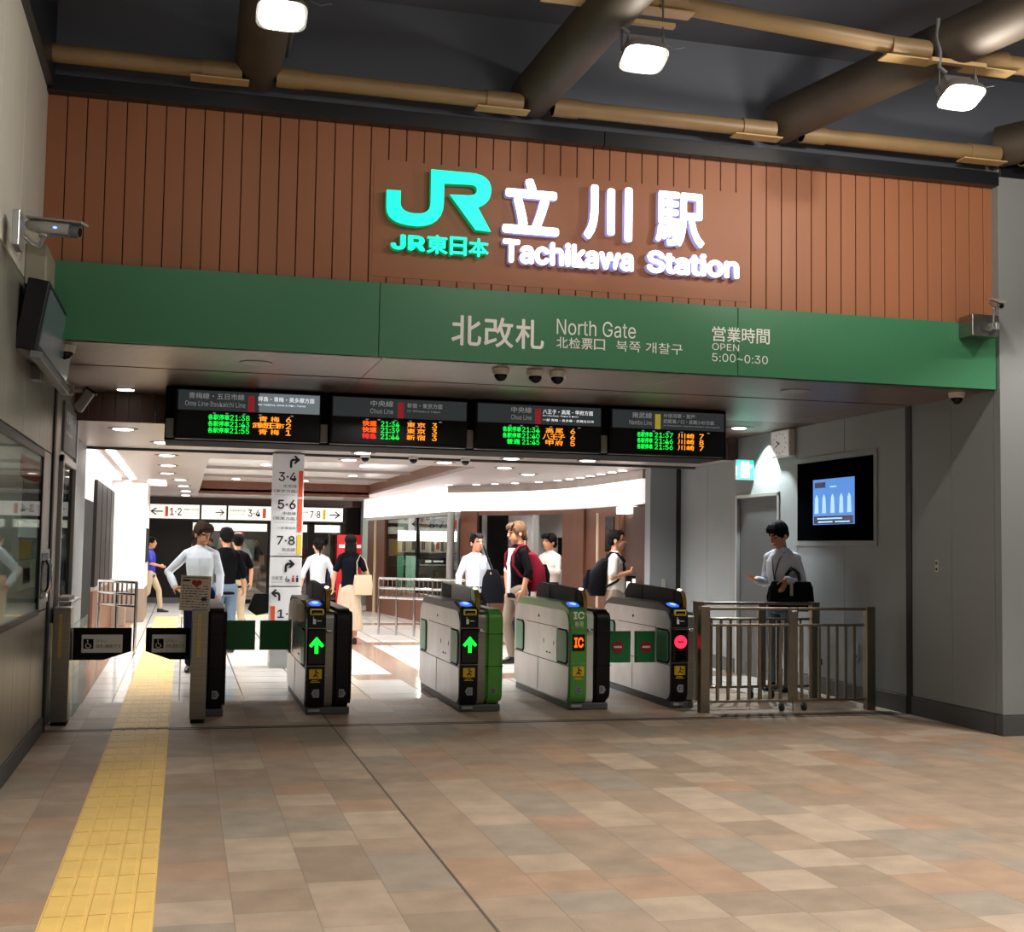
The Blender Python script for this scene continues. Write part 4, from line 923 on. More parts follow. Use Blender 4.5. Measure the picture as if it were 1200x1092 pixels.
# =================================================================== METAL FENCE ON THE RIGHT
def fence(xa, xb, y, lab, z0=.10, top=.965, nl=7, single=False, posts=True):
    t = thing('metal_fence_gate', lab, 'fence', ((xa + xb) / 2, y, 0))
    xm = (xa + xb) / 2 + .05
    if posts:
        for x in (xa, xb): part('end_post', MB().box(x - .045, x + .045, y - .04, y + .04, 0, .975, .004), 'steel_rail', t, True)
    part('top_rail', MB().box(xa + .04, xm - .05, y - .018, y + .018, top - .028, top, .004), 'steel_rail', t, True)
    part('top_rail', MB().box(xm + .05, xb - .04, y - .018, y + .018, top - .028, top, .004), 'steel_rail', t, True)
    for z in (.80, z0):
        for a, b_ in ((xa + .06, xm - .045), (xm + .045, xb - .06)): part('rail', MB().box(a, b_, y - .015, y + .015, z - .012, z + .012, .003), 'steel_rail', t, True)
    part('centre_stile', MB().box(xm - .042, xm + .042, y - .02, y + .02, z0 - .012, top, .004), 'steel_rail', t, True)
    for a, b_ in ((xa + .1, xm - .06), (xm + .06, xb - .1)):
        for k in range(nl):
            x = a + (b_ - a) * (k + .35) / nl
            part('baluster', MB().box(x - .014, x + .014, y - .010, y + .010, z0, .80, .003), 'steel_rail', t, True)
    for x in (xm - .115, xm + .115):
        c = part('caster', MB().cyl((x - .014, y, .038), .036, .028, 'x', 20), 'rubber', t, True, sm=True); part('caster_fork', MB().box(x - .02, x + .02, y - .01, y + .01, .05, z0), 'steel', c, True)
    part('drop_bolt', MB().cyl((xm - .01, y - .022, 0), .006, .13, seg=8), 'steel', t, True)
    part('latch', MB().box(xm - .03, xm + .03, y - .035, y - .015, top - .06, top - .03, .005), 'steel', t, True)
    return t
fence(4.66, 6.36, 10.78, 'brushed metal double fence gate between the last ticket gate and the right wall', nl=7)
fence(5.02, 6.30, 11.75, 'second metal fence gate standing behind the front one', nl=5, top=.97, z0=.12)
solo('floor_grate', MB().box(4.7, 6.5, 10.50, 10.52, 0, .004).box(4.7, 6.5, 10.60, 10.62, 0, .004).box(*[4.7, 6.5, 10.55, 10.56, 0, .003]), 'joint_dark', 'thin dark shutter rail in the floor under the fence gate', 'rail')

# =================================================================== RIGHT WALL FITTINGS
def onwall(name, y0, y1, z0, z1, th, m, parent, bev=.004, x=XR, label=None): return part(name, MB().box(x - th, x, y0, y1, z0, z1, bev), m, parent, True, label=label)
mo = thing('wall_monitor', 'black framed monitor with a blue screen recessed in the grey right wall', 'monitor', (XR, 11.8, 1.6))
onwall('frame', 10.96, 12.66, 1.555, 2.52, .014, 'wall_grey', mo)
onwall('bezel', 11.02, 12.585, 1.61, 2.455, .022, 'bezel_black', mo, .001)
scn = onwall('screen', 11.36, 12.22, 1.78, 2.26, .026, 'em_screen', mo, .001)
onwall('screen_caption', 11.38, 12.2, 1.785, 1.87, .028, 'em_screen_dark', scn, .001); onwall('screen_caption', 11.95, 12.18, 2.17, 2.23, .028, 'em_screen_dark', scn, .001)
for k, y in enumerate((11.46, 11.62, 11.8, 11.98, 12.14)): part('lit_shape', MB().prism([(y - .04, 1.90), (y + .04, 1.90), (y + .03, 2.06), (y, 2.10), (y - .03, 2.06)], XR - .028, XR - .025, 'x'), 'em_screen_light', scn, True)
part('screen_text', MB().box(XR - .030, XR - .027, 11.45, 11.75, 1.80, 1.815).box(XR - .030, XR - .027, 11.8, 12.1, 1.80, 1.815).box(XR - .030, XR - .027, 11.6, 12.12, 1.835, 1.85).box(XR - .029, XR - .025, 11.72, 11.85, 2.17, 2.18), 'em_screen_light', scn, True)
dg = thing('wall_door', 'flush grey service door in the right wall beside the man with the bag', 'door', (XR, 13.6, 0))
part('door_leaf', MB().box(XR + .03, XR + .06, 13.1, 14.17, 0, 2.13), 'door_grey', dg, True); part('door_frame', MB().box(XR - .015, XR + .03, 13.05, 13.10, 0, 2.17, .003).box(XR - .015, XR + .03, 14.17, 14.22, 0, 2.17, .003).box(XR - .015, XR + .03, 13.05, 14.22, 2.13, 2.17, .003), 'aluminium', dg, True)
ex = thing('exit_sign', 'small green lit emergency exit sign above the grey door', 'exit sign', (XR - .1, 13.72, 2.36))
part('sign_case', MB().box(XR - .24, XR - .01, 13.70, 13.75, 2.335, 2.575, .006), 'white_plastic', ex, True)
part('sign_face', MB().box(XR - .235, XR - .015, 13.692, 13.70, 2.34, 2.57), 'em_exit', ex, True)
part('running_figure', MB().box(XR - .18, XR - .08, 13.688, 13.692, 2.36, 2.55).cyl((XR - .05, 13.688, 2.5), .02, .004, 'y', 12), 'em_exit_w', ex, True)
ck = thing('wall_clock', 'square white wall clock showing about twenty to ten under the soffit', 'clock', (XR - .03, 12.9, 2.55))
onwall('clock_case', 12.68, 13.13, 2.555, 2.86, .075, 'white_plastic', ck, .006)
face = onwall('clock_face', 12.70, 13.11, 2.57, 2.845, .078, 'sign_white', ck, .001)
cy, cz = 12.905, 2.708
mb = MB()
for k in range(12):
    a = R(30 * k); mb.box(XR - .081, XR - .077, cy + .155 * math.sin(a) - .006, cy + .155 * math.sin(a) + .006, cz + .11 * math.cos(a) - .006, cz + .11 * math.cos(a) + .006)
part('hour_marks', mb, 'ink', face, True)
part('hour_hand', MB().tube([(XR - .083, cy, cz), (XR - .083, cy + .07, cz + .025)], .006, 6), 'ink', face, True)
part('minute_hand', MB().tube([(XR - .085, cy, cz), (XR - .085, cy + .10, cz - .04)], .0045, 6), 'ink', face, True)
kp = thing('keyhole_plate', 'small key switch plate on the grey wall right of the shutter track', 'switch', (XR, 9.97, 1.33))
onwall('plate', 9.945, 9.995, 1.325, 1.435, .004, 'wall_beige', kp, .001); onwall('switch', 9.957, 9.983, 1.39, 1.42, .008, 'base_grey', kp, .001); part('keyhole', MB().cyl((XR - .008, 9.97, 1.35), .012, .006, 'x', 16), 'black_matte', kp, True)
for y, z, l in ((11.35, .42, 'small grey outlet plate low on the right wall behind the fence'), (12.1, .3, 'tiny black outlet low on the right wall behind the fence')):
    t = thing('wall_outlet', l, 'outlet', (XR, y, z)); onwall('plate', y - .03, y + .03, z, z + .16 if z > .4 else z + .06, .01, 'grey_plastic' if z > .4 else 'black_matte', t, .002); part('slot', MB().box(XR - .012, XR - .009, y - .008, y + .008, z + .02, z + .045), 'ink', t, True)

# right corner security camera (on the band near the corner)
def bullet_cam(label, body_c, direction, wall_pt, m='aluminium', size=1., plate=(.05, .11), group=None, led=False, axis='x'):
    t = thing('security_camera', label, 'camera', wall_pt)
    d = Vector(direction).normalized(); c = Vector(body_c); q = d.to_track_quat('Y', 'Z').to_euler(); s = size
    Mq = Matrix.Translation(c) @ q.to_matrix().to_4x4()
    mb = MB(); mb.loft([((0, y, zz), (w_, 0, 0), (0, 0, h)) for y, w_, h, zz in ((-.19 * s, .02 * s, .018 * s, .012 * s), (-.17 * s, .038 * s, .034 * s, .006 * s), (-.05 * s, .05 * s, .046 * s, 0), (.12 * s, .05 * s, .046 * s, 0))], seg=24, power=3.2)
    part('housing', mb.move(Mq), m, t, True, sm=True)
    part('lens_barrel', MB().cyl((0, .12 * s, -.004 * s), .040 * s, .055 * s, 'y', 24).move(Mq), 'conduit', t, True, sm=True); part('lens', MB().cyl((0, .172 * s, -.004 * s), .03 * s, .005 * s, 'y', 24).move(Mq), 'black_gloss', t, True)
    part('sunshield', MB().loft([((0, y, .052 * s), (.054 * s, 0, 0), (0, 0, .008 * s)) for y in (-.18 * s, 0, .20 * s)], seg=16, power=4).move(Mq), 'grey_plastic', t, True, sm=True)
    wp = Vector(wall_pt); under = Mq @ Vector((0, -.06 * s, -.05 * s)); side = Vector((1 if wp.x < c.x else -1, 0, 0)); low = Vector((under.x, wp.y + (under.y - wp.y) * .7, wp.z + .01))
    part('bracket_arm', MB().tube([wp, wp.lerp(low, .6), low + Vector((0, 0, .02)), under], .015 * s, 12), m, t, True, sm=True)
    part('pivot', MB().cyl(under - Vector((0, 0, .012)), .032 * s, .03, seg=16), m, t, True, sm=True)
    part('wall_plate', MB().box(wp.x - .02, wp.x + .02, wp.y - plate[0], wp.y + plate[0], wp.z - plate[1], wp.z + plate[1], .006), m, t, True)
    if led: part('status_light', MB().ell((.051 * s, .03 * s, .0), .003, .014, .007, 12, 8).move(Mq), 'em_led_blue', t, True, label='blue status light')
    return t
bullet_cam('silver security camera with a blue light on the upper left wall', (-.83, 8.02, 3.385), (.93, -.35, -.12), (XL + .07, 7.35, 3.2), led=True, size=.95, plate=(.10, .10))
solo('junction_box', MB().box(XL, XL + .13, 8.25, 8.75, 3.08, 3.34, .01), 'beige_box', 'beige junction box under the silver camera on the left wall', 'box')
bullet_cam('small grey security camera on the right end of the green band', (6.33, 8.75, 3.52), (-.25, -.9, -.30), (6.40, 8.862, 3.36), size=.62, plate=(.03, .03))
solo('junction_box', MB().box(6.20, 6.45, YF - .24, YF - .051, 3.28, 3.46, .006), 'steel', 'metal junction box under the small camera at the right end of the band', 'box')
# camera under soffit by left wall, angled down
t = thing('security_camera', 'grey boxy camera hanging angled at the left end of the soffit', 'camera', (XL + .1, 10.9, Z3))
part('mount', MB().box(XL + .0, XL + .1, 10.75, 10.87, 2.68, 2.76, .004).tube([(XL + .1, 10.82, 2.72), (XL + .17, 10.84, 2.72)], .02, 10), 'grey_plastic', t, True)
Mc = Matrix.Translation((XL + .185, 10.85, 2.645)) @ Matrix.Rotation(R(32), 4, 'Y')
part('housing', MB().box(-.04, .04, -.05, .05, -.10, .09, .012).move(Mc), 'grey_plastic', t, True); part('sunshield', MB().box(-.045, .055, -.06, .06, .085, .10, .004).move(Mc), 'black_plastic', t, True); part('lens', MB().cyl((0, 0, -.105), .026, .01, seg=20).move(Mc), 'chrome', t, True, sm=True)

# =================================================================== LEFT WALL FITTINGS
lm = thing('wall_display', 'dark tilted display box mounted high on the left wall below the junction box', 'monitor', (XL, 9.0, 2.62))
Ml = Matrix.Translation((XL + .02, 8.9, 2.86)) @ Matrix.Rotation(R(9), 4, 'Y')
part('case', MB().box(0, .13, -.9, 1.0, -.22, .22, .01).move(Ml), 'black_plastic', lm, True)
part('screen', MB().box(.13, .137, -.84, .94, -.17, .18).move(Ml), 'board_head', lm, True)
part('lower_lip', MB().box(.10, .17, -.9, 1.0, -.26, -.215, .006).move(Ml), 'conduit', lm, True)
part('bracket', MB().box(XL, XL + .06, 8.8, 8.95, 2.55, 3.0), 'conduit', lm, True)
pc = thing('poster_case', 'long glass fronted display case on the left steel wall with painted-in reflections', 'display case', (XL, 7.3, 1.0))
part('back_panel', MB().box(XL, XL + .02, 5.1, 9.36, 1.0, 2.08), 'reflection_tone', pc, True)
part('case_frame', MB().box(XL, XL + .045, 5.0, 9.42, 2.07, 2.12, .004).box(XL, XL + .045, 5.0, 9.42, .955, 1.0, .004).box(XL, XL + .045, 9.36, 9.42, .955, 2.12, .004).box(XL, XL + .045, 5.0, 5.06, .955, 2.12, .004), 'black_plastic', pc, True)
def reflection_blocks():
    cs = [(8.3, 9.3, 1.88, 2.02, 'ink_red'), (8.45, 9.28, 1.62, 1.86, 'grey_plastic'), (8.3, 9.3, 1.50, 1.60, 'sign_white'), (8.4, 9.0, 1.36, 1.48, 'yellow_label'), (8.3, 9.3, 1.16, 1.35, 'paper'), (8.6, 9.0, 1.2, 1.3, 'ink_red')]
    for a, b_, c, d, m_ in cs: part('reflection_block', MB().box(XL + .02, XL + .024, a, b_, c, d), m_, pc, True)  # colour blocks painted in as the plaza shops mirrored by the glass
reflection_blocks()
part('pane', MB().box(XL + .034, XL + .038, 5.06, 9.36, 1.0, 2.07), 'glass', pc, True)
ic = thing('intercom_panel', 'tall recessed steel intercom panel with a handset on the left wall', 'intercom', (XL, 9.9, .98))
part('frame', MB().box(XL, XL + .03, 9.50, 10.15, 1.02, 1.42, .004), 'steel', ic, True); part('recess', MB().box(XL + .028, XL + .034, 9.6, 10.05, 1.06, 1.39), 'black_gloss', ic, True)
part('handset', MB().tube([(XL + .05, 9.8, 1.10), (XL + .07, 9.8, 1.14), (XL + .07, 9.8, 1.30), (XL + .05, 9.8, 1.34)], .018, 10), 'chrome', ic, True, sm=True); part('label', MB().box(XL + .034, XL + .036, 9.98, 10.04, 1.06, 1.12), 'sign_white_lit', ic, True)
# ticket window booth at the left of the gates
struct('wall_left', MB().box(XL - .12, XL, 10.33, 10.9, 0, 2.87, .003).box(XL - .12, XL, 10.9, 12.24, 0, .80, .003).box(XL - .12, XL, 10.9, 12.3, 2.18, 2.87, .003), 'steel_panel')
struct('trim_17', MB().box(XL - .002, XL + .015, 10.35, 10.47, 0, 2.87), 'joint_dark')
bo = thing('service_window', 'glass service window with metal frame and narrow counter beside the wide gate', 'window', (XL, 11.6, .8))
part('window_frame', MB().box(XL - .05, XL + .03, 11.00, 11.07, .80, 2.2, .004).box(XL - .05, XL + .03, 12.25, 12.33, 0, 2.87, .004).box(XL - .05, XL + .03, 11.00, 12.33, 2.14, 2.2, .004).box(XL - .05, XL + .03, 11.00, 12.33, .80, .85, .004), 'aluminium', bo, True)
part('pane', MB().box(XL - .01, XL, 11.07, 12.25, .85, 2.14), 'ticket_glass', bo, True)
part('counter', MB().box(XL - .02, XL + .13, 11.05, 12.0, .955, .98, .004), 'aluminium', bo, True); part('document_tray', MB().box(XL + .0, XL + .10, 11.2, 11.7, .98, 1.01, .004), 'paper', bo, True)
part('sign_plate', MB().box(XL, XL + .02, 11.07, 12.25, 2.24, 2.66, .003), 'conduit', bo, True)
Mt = Matrix.Translation((XL + .022, 11.1, 0)) @ Matrix.Rotation(R(90), 4, 'Z')
text('精算所', .1, .7, 2.48, 2.6, 0, 'band_text', bo, M_=Mt); text('Fare Adjustment', .1, .7, 2.38, 2.43, 0, 'band_text', bo, M_=Mt)
struct('wall_booth_back', MB().box(XL - 1.4, XL - .14, 12.4, 12.5, 0, 2.87).box(XL - 1.5, XL - 1.4, 10.3, 12.5, 0, 2.87), 'shade_dim')
struct('wall_left', MB().box(XH - .1, XH, 12.5, 15.6, 0, 2.87, .003), 'frame_grey')
struct('trim_19', MB().box(XH, XH + .09, 15.44, 15.58, 0, ZB, .003), 'black_trim')

# =================================================================== CANOPY PIPES, BEAMS, LAMPS
def clip_tube(name, pts, r, m, label, seg=24, group=None):
    return solo(name, MB().tube(pts, r, seg), m, label, 'beam', group, sm=True)
for i, (p0, p1, r, l) in enumerate((((.41, 9.0, 4.90), (.36, 1.0, 5.1), .17, 'leftmost big dark round canopy beam running toward the plaza'), ((2.46, 9.0, 4.92), (2.95, 1.0, 5.2), .17, 'dark round canopy beam above the teal emblem side of the sign'), ((4.52, 9.0, 4.92), (6.6, 3.0, 5.35), .17, 'dark round canopy beam above the right half of the station name'), ((6.55, 9.0, 4.92), (9.6, 5.0, 5.2), .17, 'dark round canopy beam at the upper right corner'))):
    bm_ = thing('canopy_beam', l, 'beam', p0)
    P0, P1 = Vector(p0), Vector(p1); dn = (P1 - P0).normalized(); sd = dn.cross(Vector((0, 0, 1))).normalized()
    part('pipe', MB().tube([p0, p1], r, 32), 'pipe_dark', bm_, True, sm=True)
    # ladder-like brackets and cable conduit on the upper left flank
    q = .35
    k = 0
    while q < (P1 - P0).length:
        c = P0 + dn * q - sd * (r + .015) + Vector((0, 0, .08))
        if i == 2: part('bracket', MB().box(c.x - .05, c.x + .04, c.y - .045, c.y + .045, c.z - .07, c.z + .13, .004), 'bracket', bm_, True)
        elif k % 2 == 0 and i != 0: part('clip', MB().box(c.x - .02, c.x + .02, c.y - .02, c.y + .02, c.z - .02, c.z + .05, .004), 'conduit', bm_, True)
        q += .40; k += 1
    off = -sd * (r + .03) + Vector((0, 0, .12))
    part('conduit', MB().tube([P0 + off, P1 + off], .022, 10), 'conduit', bm_, True, sm=True)
    if i == 2: part('conduit', MB().tube([P0 + off + Vector((0, 0, -.07)), P1 + off + Vector((0, 0, -.07))], .018, 10), 'conduit', bm_, True, sm=True)
xs = [XL, .41, 2.46, 4.52, 6.55, 9]
lbs = ['ochre canopy pipe along the wall top, leftmost length', 'ochre canopy pipe along the wall top above the emblem', 'ochre canopy pipe along the wall top above the white characters', 'ochre canopy pipe along the wall top, right of the station name', 'short ochre canopy pipe at the far upper right']
for i in range(5):
    t = thing('canopy_pipe', lbs[i], 'pipe', (xs[i], 8.85, 4.78)); a, b_ = xs[i] + (.0 if i == 0 else .12), xs[i + 1] - .12
    part('pipe', MB().tube([(a, 8.86, 4.80), (b_, 8.86, 4.80)], .062, 24), 'pipe_ochre', t, True, sm=True)
    part('end_collar', MB().tube([(b_ - .28, 8.86, 4.80), (b_, 8.86, 4.80)], .072, 24), 'pipe_ochre', t, True, sm=True)
    if i: part('end_collar', MB().tube([(a, 8.86, 4.80), (a + .2, 8.86, 4.80)], .072, 24), 'pipe_ochre', t, True, sm=True)
    part('flange', MB().box(b_ - .35, b_ + .05, 8.80, 8.92, 4.725, 4.735), 'bracket', t, True)
    part('cable', MB().tube([(a, 8.93, 4.88), ((a + b_) / 2, 8.93, 4.865), (b_, 8.93, 4.89), (b_ + .1, 8.93, 4.98)], .012, 8), 'conduit', t, True, sm=True)
px = [.40, 2.62, 5.05, 7.4]
lb2 = ['ochre cross pipe between the first two floodlights', 'ochre cross pipe between the two right floodlights', 'ochre cross pipe right of the last floodlight']
for i in range(3):
    a, b_ = px[i] + .17, px[i + 1] - .17
    t = thing('canopy_pipe', lb2[i], 'pipe', (a, 7.5, 4.93)); z0, z1 = (5.08, 5.08) if i == 0 else ((5.08, 4.97) if i == 1 else (4.96, 4.92))
    part('pipe', MB().tube([(a, 7.5, z0), (b_, 7.5, z1)], .062, 24), 'pipe_ochre', t, True, sm=True)
    for xx, zz in ((a + .14, z0), (b_ - .14, z1)): part('end_collar', MB().tube([(xx - .15, 7.5, zz), (xx + .15, 7.5, zz)], .074, 24), 'pipe_ochre', t, True, sm=True); part('flange', MB().box(xx - .2, xx + .2, 7.44, 7.56, zz - .085, zz - .075), 'bracket', t, True)
for i, (x, y, z) in enumerate(FLOODS):
    t = thing('floodlight', ('floodlight cut by the top edge of the picture, left of the emblem', 'bright floodlight hanging above the station name', 'bright floodlight hanging at the upper right, near the corner')[i], 'floodlight', (x, y, z))
    part('cross_bar', MB().box(-.20, .23, .03, .075, .235, .265, .003), 'bracket', t)
    part('hanger_rod', MB().cyl((-.13, .05, .04), .007, .40, seg=8), 'steel', t); part('hanger_rod', MB().cyl((.15, .05, .04), .007, .40, seg=8), 'steel', t)
    Mf = Matrix.Rotation(R(-24), 4, 'X')
    part('gear_box', MB().box(-.09, .12, -.02, .12, .075, .17, .01).move(Mf), 'aluminium', t)
    part('housing', MB().loft([((0, 0, .085), (.10, 0, 0), (0, .08, 0)), ((0, 0, .02), (.145, 0, 0), (0, .115, 0)), ((0, 0, -.02), (.15, 0, 0), (0, .12, 0))], seg=24, power=4).move(Mf), 'aluminium', t, sm=True)
    part('lens', MB().loft([((0, 0, -.018), (.135, 0, 0), (0, .105, 0)), ((0, 0, -.045), (.12, 0, 0), (0, .09, 0)), ((0, 0, -.058), (.07, 0, 0), (0, .05, 0))], seg=24, power=3.4).move(Mf), 'em_lens', t, sm=True)
    part('cable', MB().tube([(-.13, .06, .55), (-.15, .05, .42), (-.13, .04, .30), (-.14, .04, .2), (-.09, .03, .16)], .014, 10), 'conduit', t, sm=True)
    part('cable', MB().tube([(.15, .05, .2), (.17, .05, .12), (.23, .05, .10), (.30, .05, .12)], .004, 6), 'conduit', t)

# =================================================================== PEOPLE
mat('skin', '#bd8465', .55); mat('skin_b', '#d8a283', .55); mat('lip', '#a8645a', .5); mat('eye', '#1d1512', .3)
mat('hair_black', '#0b0a0b', .85, spec=.15, bump=.6, nscale=60, stretch=(1, 1, .2)); mat('hair_brown', '#33241a', .8, spec=.2, bump=.6, nscale=60, stretch=(1, 1, .2)); mat('hair_blond', '#5d432c', .75, spec=.25, bump=.6, nscale=60, stretch=(1, 1, .2))
mat('shirt_white', '#c6cad4', .7); mat('shirt_blue', '#dfe9f2', .65); mat('shirt_cream', '#cfc6bf', .7); mat('cloth_black', '#08080b', .85, spec=.08)
mat('cloth_navy', '#0b0e18', .85, spec=.08); mat('trouser_dark', '#1d1f28', .85, spec=.08); mat('trouser_navy', '#161c33', .85, spec=.08); mat('trouser_beige', '#7d6e5e', .8); mat('khaki', '#b3a184', .8)
mat('jeans', '#55687c', .8); mat('jeans_dark', '#2c3d52', .8); mat('skirt_beige', '#b5a18a', .85, noise_amt=.15, nscale=6, stretch=(8, 8, .5)); mat('bag_red', '#6e0c22', .8, spec=.15); mat('bag_navy', '#06070e', .7, spec=.12); mat('bag_beige', '#b8a78c', .7); mat('shirt_royal', '#20299a', .7); mat('shoe', '#0e0d0d', .4)

def remesh(mb, vox, sm_iter=3):
    me = mb.mesh('src'); o = bpy.data.objects.new('src', me); COL.objects.link(o)
    md = o.modifiers.new('r', 'REMESH'); md.mode = 'VOXEL'; md.voxel_size = vox; md.adaptivity = 0
    m2 = o.modifiers.new('s', 'SMOOTH'); m2.iterations = sm_iter; m2.factor = .5
    dg = bpy.context.evaluated_depsgraph_get(); dg.update()
    out = bpy.data.meshes.new_from_object(o.evaluated_get(dg), depsgraph=dg)
    bpy.data.objects.remove(o); bpy.data.meshes.remove(me)
    out.polygons.foreach_set('use_smooth', [True] * len(out.polygons))
    return out

def V(*a): return Vector(a)
def limb(mb, pts, rs, seg=14):
    # rounded tapered chain: tube with spheres at joints
    mb.tube(pts, rs, seg)
    for p, r in zip(pts, rs): mb.ell(p, r, r, r, seg, 8)

def hand(mb, wrist, d, palm_n, curl=.4, s=1., side=1, grip=False):
    """palm plus five separate fingers. d: direction of the hand, palm_n: direction the palm faces."""
    d = d.normalized(); n = (palm_n - d * palm_n.dot(d)).normalized(); a = d.cross(n) * side   # a: towards the thumb side
    q = Matrix((a, d, n)).transposed()
    mb.ell(wrist + d * .045 * s, .040 * s, .055 * s, .018 * s, 14, 8, rot=q.to_euler())
    for k, (off, ln) in enumerate(((.030, .072), (.010, .080), (-.011, .074), (-.030, .058))):
        c = curl * (1 + .12 * k)
        p0 = wrist + d * .080 * s + a * off * s; dd = d; P = [p0]
        for j, f in enumerate((.45, .30, .25)):
            ang = c * (.55, .9, .6)[j]; dd = (dd * math.cos(ang) + n * math.sin(ang)).normalized(); P.append(P[-1] + dd * ln * f * s)
        mb.tube(P, [.0088 * s, .0082 * s, .0076 * s, .0062 * s], 8)
        for p_, r_ in zip(P, (.0088, .0082, .0076, .0064)): mb.ell(p_, r_ * s, r_ * s, r_ * s, 8, 6)
    p0 = wrist + d * .022 * s + a * .030 * s; t1 = (d * .65 + a * .65 + n * (.3 + .3 * curl)).normalized(); t2 = (d * .85 + a * .15 + n * (.35 + .6 * curl)).normalized()
    P = [p0, p0 + t1 * .032 * s, p0 + t1 * .032 * s + t2 * .028 * s, p0 + t1 * .032 * s + t2 * .052 * s]
    mb.tube(P, [.012 * s, .0105 * s, .009 * s, .0075 * s], 8)
    for p_, r_ in zip(P, (.012, .0105, .009, .0076)): mb.ell(p_, r_ * s, r_ * s, r_ * s, 8, 6)

def person(label, loc, rz, h=1.70, skin='skin', hair='hair_black', hair_style='short', shirt='shirt_white', sleeve='long', trousers='trouser_dark', shoes='shoe',
           head_yaw=0., head_pitch=0., eL=(.26, .02, 1.16), wL=(.28, -.03, .93), eR=(-.26, .02, 1.16), wR=(-.28, -.03, .93), hL=None, hR=None, nL=(-1, 0, 0), nR=(1, 0, 0), curl=.45,
           kL=(.10, -.02, .50), aL=(.10, .02, .09), kR=(-.10, -.02, .50), aR=(-.10, .02, .09), female=False, skirt=None, vox=.009, lean=0., inner=None, belt=True, build=1., group=None):
    """Local frame: x to the person's left, -y forward, z up, 1.75 m tall before scaling."""
    s = h / 1.75
    t = thing('person', label, 'person', loc, rz, group); t.scale = (s, s, s)
    w_ = (.92 if female else 1.) * build
    L = lambda p: V(p[0], p[1] - lean * max(0, p[2] - .95), p[2])
    hip = V(0, 0, .94); neck = L((0, .015, 1.48)); head = L((0, -.015 + 0, 1.625))
    SL, SR = L((.160 * w_, .01, 1.385)), L((-.160 * w_, .01, 1.385))
    EL, WL, ER, WR = L(eL), L(wL), L(eR), L(wR); KL, AL, KR, AR = V(*kL), V(*aL), V(*kR), V(*aR); HL, HR = V(.09, 0, .91), V(-.09, 0, .91)
    HS = 1.13
    Hq = Euler((head_pitch, 0, head_yaw)); Hm = Matrix.Translation(head - V(0, -.02, .07)) @ Hq.to_matrix().to_4x4() @ Matrix.Translation(V(0, -.02, .07)) @ Matrix.Diagonal((HS, HS, HS, 1))
    hp = lambda x, y, z: Hm @ V(x, y, z)      # head-local, origin at head centre
    rt = Hq
    # --- body
    mb = MB()
    mb.ell(hp(0, .012, .03), HS * (.074), HS * (.092), HS * (.088), 20, 14, rot=rt); mb.ell(hp(0, -.018, -.035), HS * (.058), HS * (.070), HS * (.080), 18, 12, rot=rt)
    mb.ell(hp(0, -.045, -.088), HS * (.032), HS * (.030), HS * (.024), 14, 8, rot=rt)
    mb.tube([hp(0, -.086, .022), hp(0, -.104, -.014), hp(0, -.098, -.028)], [.009, .014, .010], 10); mb.ell(hp(0, -.102, -.018), HS * (.016), HS * (.013), HS * (.011), 10, 8, rot=rt)
    mb.ell(hp(0, -.084, -.056), HS * (.024), HS * (.010), HS * (.010), 12, 8, rot=rt)
    mb.ell(hp(0, -.080, .034), HS * (.046), HS * (.012), HS * (.010), 12, 8, rot=rt)
    for sx in (1, -1): mb.ell(hp(.076 * sx, .012, -.012), HS * (.010), HS * (.020), HS * (.032), 10, 8, rot=rt)
    mb.tube([neck - V(0, 0, .06), neck.lerp(hp(0, .01, -.05), .5), hp(0, .012, -.04)], [.058 * w_, .052 * w_, .052 * w_], 16)
    tor = [((0, 0, .90), .145, .105), ((0, 0, 1.02), .135, .098), ((0, -.0, 1.12), .138, .100), ((0, 0, 1.25), .155, .110), ((0, .005, 1.34), .158, .104), ((0, .012, 1.41), .125, .082), ((0, .015, 1.455), .075, .060), ((0, .015, 1.49), .056, .052)]
    def torso(mb_, inf, z0=.86):
        R_ = []
        for (x, y, z), rx, ry in tor:
            if female: rx *= (1.02 if z < .95 else .86); ry *= .95
            R_.append((L((x, y, z)), (rx * build + inf, 0, 0), (0, ry * build + inf, 0)))
        R_[0] = (R_[0][0] + V(0, 0, z0 - .90), R_[0][1], R_[0][2])
        mb_.loft(R_, seg=24, power=2.3)
        for S in (SL, SR):
            mb_.ell(S - V(0, 0, .008), .050 * w_ + inf, .054 + inf, .052 + inf, 14, 10); mb_.tube([neck - V(0, 0, .03), neck.lerp(S, .5) - V(0, 0, .004), S], [.036 + inf * .6, .040 + inf * .8, .042 + inf], 12)
        if female: 
            for sx in (1, -1): mb_.ell(L((.07 * sx, -.075, 1.27)), .055 + inf, .045 + inf, .05 + inf, 12, 8)
    torso(mb, -.004)
    for S, E, W_ in ((SL, EL, WL), (SR, ER, WR)):
        limb(mb, [S, S.lerp(E, .5), E, E.lerp(W_, .35), W_], [.046 * w_, .043 * w_, .037 * w_, .038 * w_, .026 * w_])
    for Hh, K, A in ((HL, KL, AL), (HR, KR, AR)):
        limb(mb, [Hh, Hh.lerp(K, .5), K, K.lerp(A, .3), A], [.085 * w_, .070 * w_, .050, .052, .034]); mb.ell(A + V(0, -.05, -.045), .038, .10, .03, 12, 8)
    dl = V(*hL) if hL else (WL - EL); dr_ = V(*hR) if hR else (WR - ER)
    hand(mb, WL, dl, V(*nL), curl, 1., side=-1 if (dl.normalized().cross(V(*nL))).y > 0 else 1); hand(mb, WR, dr_, V(*nR), curl, 1., side=-1 if (dr_.normalized().cross(V(*nR))).y > 0 else 1)
    me = remesh(mb, vox, 2); me.name = 'body'; me.materials.clear(); setm(me, [skin, 'lip', 'eye'])
    Hi = Hm.inverted()
